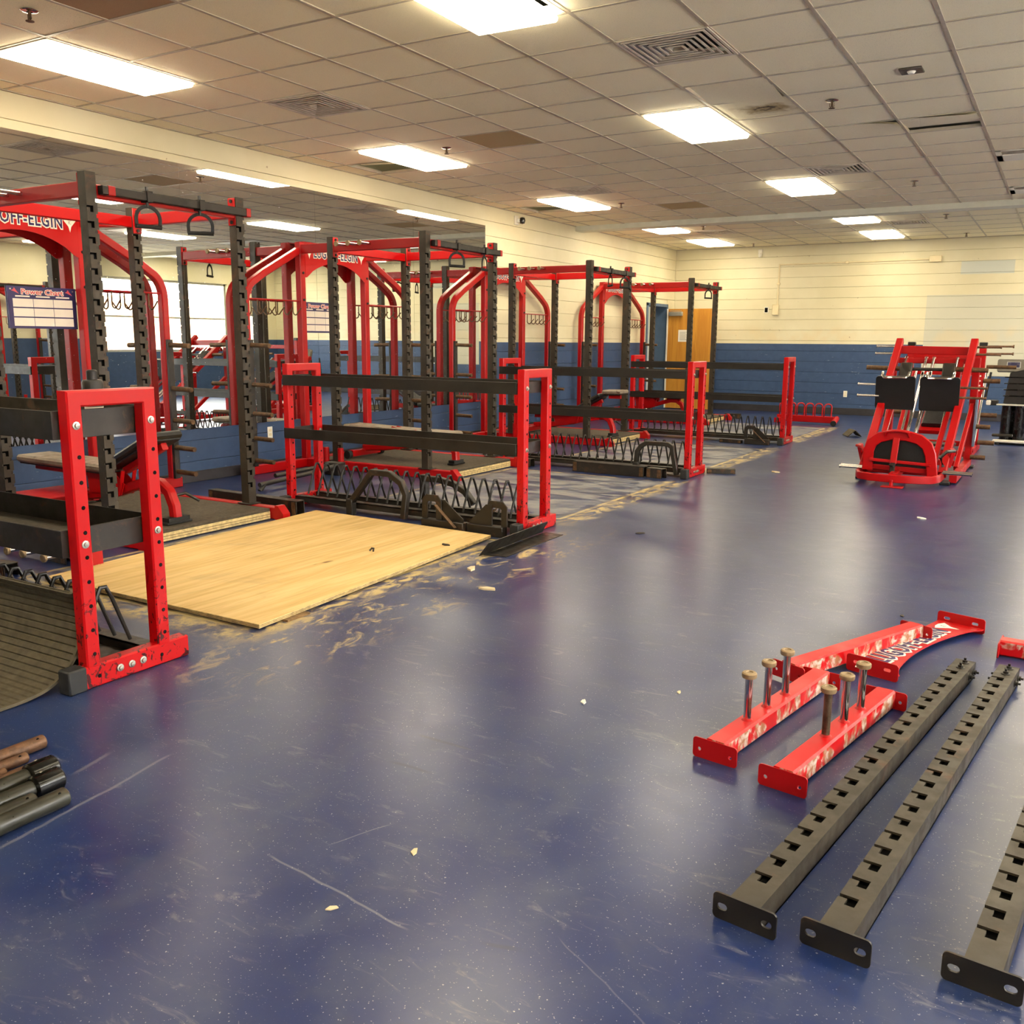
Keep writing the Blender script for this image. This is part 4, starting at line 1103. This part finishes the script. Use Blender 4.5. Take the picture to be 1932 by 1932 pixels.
for j in range(k_ - 1):
    fs.append((j, o_ + j, o_ + j + 1, j + 1)); a = (n_ - 1) * k_ + j; fs.append((a, a + 1, o_ + a + 1, o_ + a))
M().add(allv, fs).obj('rubber_sheet', RIB_RUB, t, ang=.4)

# ---------------------------------------------------------------- bundle of bars at the lower left
def bar(x, y1, r, label, mt, kind='bar', L=1.5, z=None, holes=True, dx=0.0):
    t = thing('steel_bar', label, 'bar', (x, y1, (z or r)), dx, 'loose bars on the floor by the camera')
    ro = .005
    M().lathe([(0, 0), (r - ro, 0), (r, -ro), (r, -L), (0, -L)], 18).obj('bar_body', mt, t).rotation_euler = (-pi / 2, 0, 0)
    if kind == 'collar':
        c = M().lathe([(0, .003), (r + .004, .003), (r + .011, -.004), (r + .011, -.085), (r + .005, -.092), (r, -.092)], 18).obj('collar', BLACK_SHINY, t); c.rotation_euler = (-pi / 2, 0, 0)
        for a in (.5, 1.3): M().lathe([(0, .004), (.005, .003), (.006, 0)], 8).obj('screw', CHROME, c).matrix_local = Matrix.Rotation(a * pi, 4, 'Z') @ Matrix.Translation((r + .0105, 0, -.02 - a * .02)) @ Matrix.Rotation(pi / 2, 4, 'Y')
    elif holes:
        for yy in (-.03,): M().cyl((r * .55 - .0008, yy, r * .84), (r * .55 + .001, yy, r * .845), .0045, 8).obj('pin_hole', BLACK_IN, t)
    return t
bar(-2.868, 1.738, .024, 'thickest brown bar of the floor bundle, the one deepest in the room', RUST_BAR)
bar(-2.812, 1.642, .018, 'thin brown bar with two pin holes, second in the floor bundle', RUST_BAR)
bar(-2.772, 1.545, .016, 'short brown bar end in the middle of the floor bundle', RUST_BAR)
bar(-2.722, 1.615, .018, 'brown bar lying against the black collared bars of the bundle', RUST_BAR, holes=False)
bar(-2.655, 1.635, .028, 'black bar with a big shiny collar and white screws', GREENBAR, 'collar')
bar(-2.575, 1.60, .026, 'black bar with a smaller shiny collar, beside the bigger collar', GREENBAR, 'collar')
bar(-2.515, 1.48, .022, 'plain olive bar between the collared bar and the outermost bar', GREENBAR)
bar(-2.445, 1.535, .028, 'dark olive bar with one pin hole, outermost of the bundle', GREENBAR)

# ---------------------------------------------------------------- attachments lying on and beside the storage racks
def safety_arm(x, y, pts, label, strap=True):
    t = thing('safety_arm', label, 'rack attachment', (x, y, 0), 0, 'curved black safety arms')
    M().sq([(a - x, dy, z) for a, dy, z in pts], .045, .050, up=(0, 1, 0), c=.005).obj('arm_tube', BLACK_WORN, t)
    a, dy, z = pts[0]; M().box(a - x - .03, a - x + .03, dy - .03, dy + .03, z - .10 if z < .15 else z - .17, z + .03, .004).obj('hook_bracket', BLACK, t)
    return t
safety_arm(-4.4, 5.585, [(-4.78, 0, .10), (-4.56, .0, .36), (-4.39, .0, .36), (-4.28, 0, .30), (-4.235, 0, .21), (-4.26, 0, .025)], 'curved black safety arm looped over the plate dividers, with a straight diagonal leg')
safety_arm(-3.9, 5.955, [(-4.33, 0, .285), (-4.18, 0, .285), (-4.05, 0, .262), (-3.94, 0, .21), (-3.86, 0, .12)], 'curved black safety arm in the plate dividers, beside the red front post', False)
safety_arm(-3.45, 8.975, [(-3.79, 0, .10), (-3.78, 0, .24), (-3.74, 0, .30), (-3.68, 0, .335), (-3.44, 0, .335), (-3.40, 0, .31), (-3.34, 0, .025)], 'arched black safety arm in the third storage rack dividers')
def spotter(x, y, rz, label, s=1.0):
    t = thing('spotter_bracket', label, 'rack attachment', (x, y, 0), rz, 'black spotter brackets')
    M().box(-.20 * s, .17 * s, -.035, .035, .0, .075, .004).obj('base_channel', BLACK_WORN, t)
    m = M(Matrix.Translation((-.13 * s, .0, .075)) @ Matrix.Rotation(pi / 2, 4, 'X')); m.sq([(-.055, .0, 0), (-.055, .13, 0), (-.03, .155, 0), (.05, .155, 0), (.07, .13, 0), (.07, .0, 0)], .05, .012, up=(0, 0, 1), c=.002); m.obj('upright_loop', BLACK_WORN, t)
    m = M(Matrix.Translation((.02, .012, .075)) @ Matrix.Rotation(pi / 2, 4, 'X')); m.prism([(-.08, 0), (.13 * s, 0), (.13 * s, .02), (.0, .12), (-.03, .15), (-.08, .15)], 0, .008); m.obj('gusset', BLACK, t)
    M().sq([(-.06, -.045, .19), (.12 * s, -.055, .04)], .03, .006, c=.001).obj('rusty_strap', RUSTY, t)
    return t
spotter(-3.80, 5.485, 0.0, 'rusty edged black spotter bracket on the floor by the plywood edge')
spotter(-3.47, 5.505, pi, 'black spotter bracket on the floor touching the red post foot', .8)
spotter(-3.52, 12.54, .0, 'black spotter bracket on the floor at the storage rack deepest in the room', .9)
def channel(x0, y0, x1, y1, label, h=.085, w=.085, cat='steel channel'):
    d = Vector((x1 - x0, y1 - y0, 0)); Lc = d.length
    t = thing('steel_channel', label, cat, (x0, y0, 0), math.atan2(d.y, d.x), 'black steel channels on the floor')
    m = M(); m.box(0, Lc, -w / 2, -w / 2 + .007, 0, h, .002); m.box(0, Lc, w / 2 - .007, w / 2, 0, h, .002); m.box(0, Lc, -w / 2, w / 2, h - .007, h, .002); m.obj('channel', BLACK_WORN, t)
    for q_ in (.03, Lc - .03): M().box(q_ - .02, q_ + .02, -w / 2 - .004, -w / 2, .01, h - .01).obj('end_tab', RUSTY, t)
    return t
channel(-6.10, 5.36, -5.07, 5.32, 'long black channel on the floor behind the closest rack upright', .125, .09)
channel(-4.45, 8.86, -3.62, 8.83, 'heavy black channel on the floor in front of the third storage rack', .11, .10)
channel(-3.60, 8.86, -3.42, 8.83, 'short black box end on the floor beside the heavy channel', .10, .10)
channel(-3.20, 9.50, -2.92, 9.60, 'black rail end sticking out beyond the red post on the floor', .05, .12)
channel(-5.48, 2.98, -5.17, 3.03, 'black bracket piece with bent ears at the left picture edge, on the floor', .08, .10)
channel(-5.42, 3.42, -5.15, 3.40, 'rusty ended black bracket on the floor next to three chrome pegs', .07, .08)
channel(-4.06, 12.57, -3.74, 12.54, 'flat black plate piece on the floor, deepest storage rack', .05, .06)
channel(-5.30, 16.62, -5.02, 16.66, 'small black open box on the floor behind the far rack', .09, .12)
channel(-5.33, 8.88, -4.98, 8.87, 'black angled piece on the floor beside the second rack', .09, .1)
bm_ = floor_beam(-5.80, 3.42, -pi / 2, .90, 'peg beam on its side under the tray, three chrome pegs showing', (.31, .47, .68))
bm_.rotation_euler = Matrix(((0, 1, 0), (0, 0, -1), (-1, 0, 0))).to_euler(); bm_.location = (-5.80, 3.44, .081)
t = thing('dip_bars', 'pair of round black dip bars lying on the floor by the wall', 'rack attachment', (-6.35, 6.7, 0), 0)
M().tube([(.10, -.66, .055), (.02, .30, .08), (0, .52, .10)], .022, 10).obj('grip_bar', BLACK_WORN, t); M().tube([(-.14, -.22, .07), (-.10, .30, .09), (-.06, .52, .10)], .022, 10).obj('grip_bar', BLACK_WORN, t)
M().box(-.13, .06, .46, .58, .0, .13, .006).obj('mount_block', BLACK, t)
M().cyl((.10, -.66, 0), (.10, -.60, .055), .022, 8).obj('bar_stop', BLACK, t)
t = thing('barbell_handle', 'black bent handle bar lying on the base of the second rack', 'rack attachment', (-6.3, 9.05, 0), 0)
M().tube([(-.35, .0, .20), (.45, .1, .20), (.50, .1, .17), (.52, .1, .03)], .018, 8).obj('handle_tube', BLACK, t); M().box(.46, .58, .02, .16, 0, .05, .005).obj('foot_block', BLACK, t)
M().box(-.42, -.33, -.06, .06, 0, .22, .006).obj('mount_block', BLACK, t)

# ---------------------------------------------------------------- red hoop rack at the far end
t = thing('hoop_rack', 'low red rack with six hoops on the floor near the far wall', 'storage rack', (-3.72, 16.3, 0), -.10)
M().sq([(-.55, 0, .085), (.42, 0, .085)], .09, .11).obj('base_bar', RED, t)
for i in range(6):
    x = -.46 + i * .155
    M().tube([(x - .05, -.035, .13), (x - .05, -.035, .30)] + [(x - .05 * cos(q_), -.035 * cos(q_), .30 + .05 * sin(q_)) for q_ in (pi * j / 6 for j in range(1, 6))] + [(x + .05, .035, .30), (x + .05, .035, .13)], .012, 8).obj('hoop', RED, t)
M().cyl((.42, .16, .10), (.50, -.26, .05), .045, 14).obj('foot_tube', RED, t); M().cyl((.50, -.26, .05), (.503, -.275, .048), .047, 14).obj('end_cap', RUBBER, t); M().sq([(-.5, -.2, .05), (-.5, .2, .05)], .08, .08).obj('rear_foot', RED, t)
t = thing('folded_board', 'small dusty folded board lying like a tent on the aisle floor', 'debris', (-2.68, 14.46, 0), .5)
M(Matrix.Rotation(-.75, 4, 'Y')).box(-.13, .0, -.14, .12, .0, .012).obj('board_half', MAT_RUB, t, (0.02, 0, .095)); M(Matrix.Rotation(.75, 4, 'Y')).box(.0, .13, -.14, .12, .0, .012).obj('board_half', MAT_RUB, t, (0.02, 0, .095))
# small litter on the floor
def litter(x, y, w, label, mt, name='wood_chip', cat='debris', z=0.0):
    m = M(); pts = [(-w, -.3 * w), (-.2 * w, -.5 * w), (w, -.1 * w), (.7 * w, .35 * w), (-.3 * w, .45 * w)]
    m.prism(pts, 0.0005, max(.004, .22 * w)); tag(m.obj(name, mt, None, (x, y, z)), label, cat).rotation_euler = (0, 0, (x * 7 + y * 3) % 3)
    return
# ---------------------------------------------------------------- leg press in the aisle
def leg_press():
    ox, oy = -1.33, 9.5
    T = Matrix.Translation((-ox, -oy, 0))
    t = thing('leg_press', 'red plate loaded leg press with two black foot plates facing the camera', 'gym machine', (ox, oy, 0))
    W = lambda: M(T.copy())
    W().sq([(-1.70, 10.1, .085), (-1.715, 9.75, .085), (-1.67, 9.60, .085), (-1.55, 9.52, .085), (-1.33, 9.49, .085), (-1.11, 9.52, .085), (-1.0, 9.60, .085), (-.955, 9.75, .085), (-.95, 10.1, .085)], .03, .075, c=.006).obj('base_hoop', RED, t)
    W().sq([(-1.35, 9.50, .075), (-1.35, 9.50, .012)], .07, .03).box(-1.44, -1.24, 9.44, 9.56, 0, .014, .004).obj('front_foot', RED, t)
    W().box(-.97, -.88, 9.92, 10.1, 0, .03, .004).box(-1.76, -1.67, 9.92, 10.1, 0, .03, .004).obj('rubber_foot', RUBBER, t)
    W().sq([(-1.62, 9.78, .16), (-1.02, 9.78, .14)], .05, .05).sq([(-1.35, 9.50, .10), (-1.35, 10.4, .12)], .07, .07).obj('base_bar', RED, t)
    # seat back shell, its pad, spine and grip
    sh = [(-1.62, 9.74, .13), (-1.62, 9.74, .32), (-1.595, 9.74, .40), (-1.53, 9.74, .455), (-1.42, 9.74, .485), (-1.28, 9.74, .485), (-1.16, 9.74, .455), (-1.085, 9.74, .395), (-1.05, 9.74, .31), (-1.02, 9.74, .11)]
    s = W().sq(sh, .10, .035, up=(0, 1, 0), c=.008).obj('seat_shell', RED, t)
    m = W(); m.m = T @ Matrix.Translation((0, 9.80, 0)) @ Matrix.Rotation(pi / 2, 4, 'X'); m.prism([(x, z) for x, _, z in sh], -.03, .03); m.obj('seat_pad', VINYL, t)
    W().sq([(-1.365, 9.71, .46), (-1.375, 9.68, .21)], .06, .03, up=(0, 1, 0)).obj('shell_spine', RED, s); W().sq([(-1.375, 9.68, .22), (-1.378, 9.67, .10)], .045, .04, up=(0, 1, 0)).obj('spine_slide', BLACK_WORN, s)
    W().sq([(-1.60, 9.71, .235), (-1.04, 9.71, .215)], .035, .03).obj('shell_bar', RED, s)
    W().tube([(-1.47, 9.72, .47), (-1.46, 9.70, .515), (-1.40, 9.70, .53), (-1.32, 9.70, .53), (-1.26, 9.70, .515), (-1.25, 9.72, .47)], .014, 8).obj('shell_grip', RED, s)
    W().tube([(-1.40, 9.66, .20), (-1.36, 9.63, .195)], .014, 8).obj('pull_pin', BLACK, s)
    # inclined rails, posts, cross bars
    for xa, xb in ((-1.70, -1.68), (-.955, -.905)):
        W().sq([(xa, 9.95, .10), (xb, 11.62, 1.40)], .075, .075, c=.006).obj('rail_post', RED, t)
        W().sq([(xa + (.10 if xa < -1.3 else -.10), 10.0, .13), (xb + (.10 if xa < -1.3 else -.10), 11.5, 1.18)], .05, .06, c=.005).obj('guide_rail', RED, t)
    for x in (-1.58, -1.37, -1.29, -1.05): W().cyl((x, 10.1, .20), (x, 11.5, 1.22), .017, 10).obj('guide_rod', CHROME, t)
    W().sq([(-1.70, 11.55, 1.30), (-.90, 11.55, 1.29)], .07, .09, c=.006).sq([(-1.66, 11.50, 1.18), (-.93, 11.50, 1.18)], .05, .06).obj('top_bar', RED, t)
    for x in (-1.72, -.86):
        W().sq([(x, 11.55, 0), (x, 11.55, 1.22)], .075, .075, c=.006).obj('rear_post', RED, t)
        W().box(x - .07, x + .07, 11.47, 11.63, 0, .025, .004).obj('rubber_foot', RUBBER, t)
        W().sq([(x, 10.02, .055), (x, 11.55, .055)], .07, .075).obj('base_rail', RED, t)
        W().sq([(x, 11.5, .70), (x + (.04 if x < -1.3 else -.04), 10.7, .08)], .045, .06).obj('brace', RED, t)
    W().box(-.825, -.80, 11.40, 11.50, .25, .78, .004).obj('blue_grey_guard', plain('blue_grey_strip', (96, 108, 126), .5), t)
    for z, y in ((.10, 10.02), (.10, 11.0)): W().sq([(-1.70, y, z), (-.94, y, z)], .06, .06).obj('cross_bar', RED, t)
    # carriage: foot plates with chrome grips, horns, shoulder blocks
    for x0, x1 in ((-1.755, -1.36), (-1.315, -.93)):
        cx = (x0 + x1) / 2; w = x1 - x0
        m = W(); m.m = T @ Matrix.Translation((cx, 10.70, .85)) @ Matrix.Rotation(pi / 2 + .18, 4, 'X'); m.prism(rrect(w, .36, .03), -.014, .014); p = m.obj('foot_plate', VINYL, t)
        W().tube([(cx - .13, 10.66, 1.07), (cx - .13, 10.62, 1.035), (cx - .105, 10.60, 1.012), (cx + .105, 10.60, 1.012), (cx + .13, 10.62, 1.035), (cx + .13, 10.66, 1.07)], .013, 8).obj('plate_grip', CHROME, p)
        W().sq([(cx, 10.74, .85), (cx, 11.05, .98)], .09, .09).obj('carriage_arm', BLACK_WORN, t)
        m = W(); m.m = T @ Matrix.Translation((cx + .02, 11.18, 1.05)) @ Matrix.Rotation(-.6, 4, 'X'); m.box(-.065, .065, -.02, .02, -.16, .13, .012); m.obj('carriage_pad', BLACK_WORN, t)
    for a, b in ((-1.96, -1.52), (-1.12, -.72)): W().cyl((a, 11.25, 1.10), (b, 11.25, 1.09), .026, 14).obj('weight_horn', RUSTY, t)
    W().cyl((-1.5, 11.25, 1.09), (-1.1, 11.25, 1.09), .018, 10).obj('carriage_axle', BLACK_WORN, t)
    # thin storage pegs
    def pegs(pts, L, mt=CHROME):
        for x, y, z, s in pts:
            o = W().cyl((x, y, z), (x + s * L, y, z), .0125, 10).cyl((x + s * L, y, z), (x + s * (L + .012), y, z), .017, 10).obj('storage_peg', mt, t)
    pegs([(-1.70, 11.55, 1.335, -1), (-1.70, 11.50, 1.255, -1), (-1.73, 10.75, .93, -1), (-1.72, 10.7, .81, -1)], .21)
    pegs([(-.88, 11.55, 1.335, 1), (-.88, 11.50, 1.255, 1), (-.93, 10.75, .92, 1), (-.93, 10.7, .82, 1)], .24, RUST_BAR)
    pegs([(-1.68, 9.80, .135, -1), (-1.68, 9.88, .14, -1)], .21); pegs([(-.94, 9.80, .135, 1), (-.94, 9.88, .14, 1)], .25)
    for z, x in ((.47, -.66), (.13, -.68)): W().cyl((-.83, 11.45, z), (x, 11.45, z), .026, 12).obj('weight_horn', RUSTY, t)
    for x, s in ((-1.73, -1), (-.93, 1)):
        W().sq([(x, 10.15, .16), (x + s * .04, 10.1, .34)], .05, .05).obj('stop_bracket', RED, t); W().tube([(x - s * .02, 9.95, .18), (x - s * .05, 9.92, .27), (x, 9.95, .33), (x + s * .06, 10.05, .33)], .016, 8).obj('side_handle', BLACK_WORN if s > 0 else RED, t)
    return t
leg_press()

def rear_machine():
    ox, oy = -1.33, 13.0
    T = Matrix.Translation((-ox, -oy, 0)); W = lambda: M(T.copy())
    t = thing('hack_squat', 'red machine with rusty weight horns standing behind the leg press', 'gym machine', (ox, oy, 0))
    for x in (-1.77, -.93):
        W().sq([(x, 13.25, 0), (x, 13.25, 1.36)], .08, .08, c=.006).obj('tall_post', RED, t); W().box(x - .045, x + .045, 13.205, 13.295, 1.34, 1.39, .006).obj('post_cap', BLACK, t)
        W().sq([(x, 12.35, .05), (x, 13.7, .05)], .08, .09).obj('base_rail', RED, t)
        W().sq([(x + .02, 12.45, .1), (x + .02, 13.6, 1.02)], .07, .07).obj('incline_rail', RED, t)
        for i in range(9): W().cyl((x, 13.209, .55 + i * .06), (x, 13.206, .55 + i * .06), .012, 8).obj('pin_hole', OFFWHITE, t)
        W().cyl((x + .05, 12.5, .2), (x + .05, 13.5, 1.0), .016, 10).obj('guide_rod', CHROME, t)
    for z, y in ((.06, 12.4), (.06, 13.65), (1.0, 13.6), (1.22, 13.25)): W().sq([(-1.77, y, z), (-.93, y, z)], .07, .07).obj('cross_bar', RED, t)
    W().sq([(-1.35, 12.4, .3), (-1.35, 13.3, .75)], .3, .05).obj('back_board', RED, t); W().box(-1.62, -1.08, 12.3, 12.6, .14, .17, .004).obj('step_plate', BLACK_WORN, t)
    W().sq([(-1.35, 12.45, .38), (-1.35, 13.2, .76)], .26, .06, c=.02).obj('back_pad', VINYL, t)
    for z in (.91, .48, .13):
        W().cyl((-.89, 13.22, z), (-.70, 13.22, z), .03, 12).obj('weight_horn', RUSTY, t); W().cyl((-1.81, 13.22, z), (-2.0, 13.22, z), .03, 12).obj('weight_horn', RUSTY, t)
    W().cyl((-.89, 13.5, 1.08), (-.55, 13.5, 1.08), .024, 12).obj('carriage_horn', RUSTY, t)
    for z in (1.34, 1.25): W().cyl((-.89, 13.25, z), (-.60, 13.25, z), .012, 10).cyl((-.60, 13.25, z), (-.585, 13.25, z), .02, 10).obj('storage_peg', RUST_BAR, t)
    return t
rear_machine()

t = thing('stair_stepper', 'black cardio stepper with a grey console screen at the picture edge', 'gym machine', (-.55, 14.7, 0))
m = M(Matrix.Translation((-.11, -.05, 1.075)) @ Matrix.Rotation(pi / 2 - .25, 4, 'X')); m.prism(rrect(.34, .17, .025), -.03, .03); c = m.obj('console', plain('console_grey', (110, 104, 92), .5), t)
m = M(Matrix.Translation((-.08, -.05, 1.08)) @ Matrix.Rotation(pi / 2 - .25, 4, 'X')); m.prism(rrect(.17, .09, .008), .030, .034); m.cur = 1; m.prism(rrect(.15, .075, .004), .034, .036); m.obj('screen', [ALU, plain('dark_lcd', (52, 50, 82), .25)], c)
m = M(Matrix.Translation((.06, .0, .78)) @ Matrix.Rotation(pi / 2, 4, 'X')); m.prism([(-.22, -.22), (.34, -.22), (.34, .24), (.0, .25), (-.17, .20)], -.14, .14); m.obj('shroud', BLACK, t)
for i in range(4): M().box(-.17, .40, -.150, -.140, .66 + i * .085, .675 + i * .085, .003).obj('shroud_rib', BLACK_SHINY, t)
M().box(-.24, .40, -.18, -.12, .535, .555, .004).obj('white_rail', WHITE, t); M().box(-.36, -.22, -.16, -.02, .53, .60, .01).obj('cup_holder', BLACK_WORN, t); M().box(-.37, -.31, -.18, -.12, .53, .60, .01).obj('white_grip', WHITE, t)
for x, r_ in ((-.10, .075), (.06, .095)): M().cyl((x, 0, .05), (x, 0, .55), r_, 18).obj('column', BLACK_SHINY, t)
M().box(-.24, .45, -.28, -.22, .03, .07, .01).obj('base_rail', WHITE, t); M().box(-.26, .0, -.16, -.10, .10, .14, .01).obj('pedal', BLACK_WORN, t); M().box(-.2, .4, -.2, .2, .0, .05, .01).obj('base', BLACK, t)
for x in (-.18, .38): M().cyl((x, -.25, 0), (x, -.25, .03), .03, 10).obj('rubber_foot', RUBBER, t)
M().sq([(-.40, .1, .62), (-.36, .1, .98)], .03, .03).obj('hand_rail', BLACK_WORN, t)

# litter
TANC = plain('pale_chip', (206, 186, 148), .8); WHC = plain('white_chip', (228, 222, 206), .8); DKC = plain('dark_chip', (60, 50, 40), .8)
for x, y, w, lb, mt, nm in ((-3.0, 4.60, .05, 'longest pale wood splinter beside the plywood edge', TANC, 'wood_chip'), (-2.67, 4.26, .05, 'brown wood splinter in the sawdust by the plywood', TANC, 'wood_chip'), (-1.48, 3.06, .022, 'white paper scrap alone on the open blue floor', WHC, 'paper_scrap'),
        (-1.20, 3.35, .016, 'tan scrap on the floor behind the white scrap', TANC, 'wood_chip'), (-1.40, 1.86, .018, 'pale crumb with a thin stem on the blue floor', TANC, 'wood_chip'), (-1.42, 1.55, .016, 'tan crumb on the floor beside a long pale scratch', TANC, 'wood_chip'),
        (-.50, 1.36, .014, 'tan crumb on the floor at the lower picture edge', TANC, 'wood_chip'), (-3.44, 4.96, .035, 'grey splintered knot lying on the plywood corner', DKC, 'wood_chip'), (-2.55, 6.15, .035, 'dark brown lump on the floor beyond the bent plate', DKC, 'wood_chip'),
        (-.60, 4.95, .02, 'dark speck of dirt on the blue floor in front of the red panel', DKC, 'dirt_clod'), (-2.58, 9.92, .05, 'tan splinter on the floor beyond the third storage rack', TANC, 'wood_chip'), (-.88, 7.9, .04, 'pale flake on the reflecting floor before the leg press', WHC, 'paper_scrap')):
    litter(x, y, w, lb, mt, nm, z=.0305 if 'corner' in lb else 0)
tag(M().tube([(-3.75, 4.55, .034), (-3.74, 4.56, .05), (-3.725, 4.56, .05), (-3.72, 4.55, .034)], .006, 6).obj('screw_eye', DKC), 'small dark screw eye lying on the plywood sheet', 'screw')
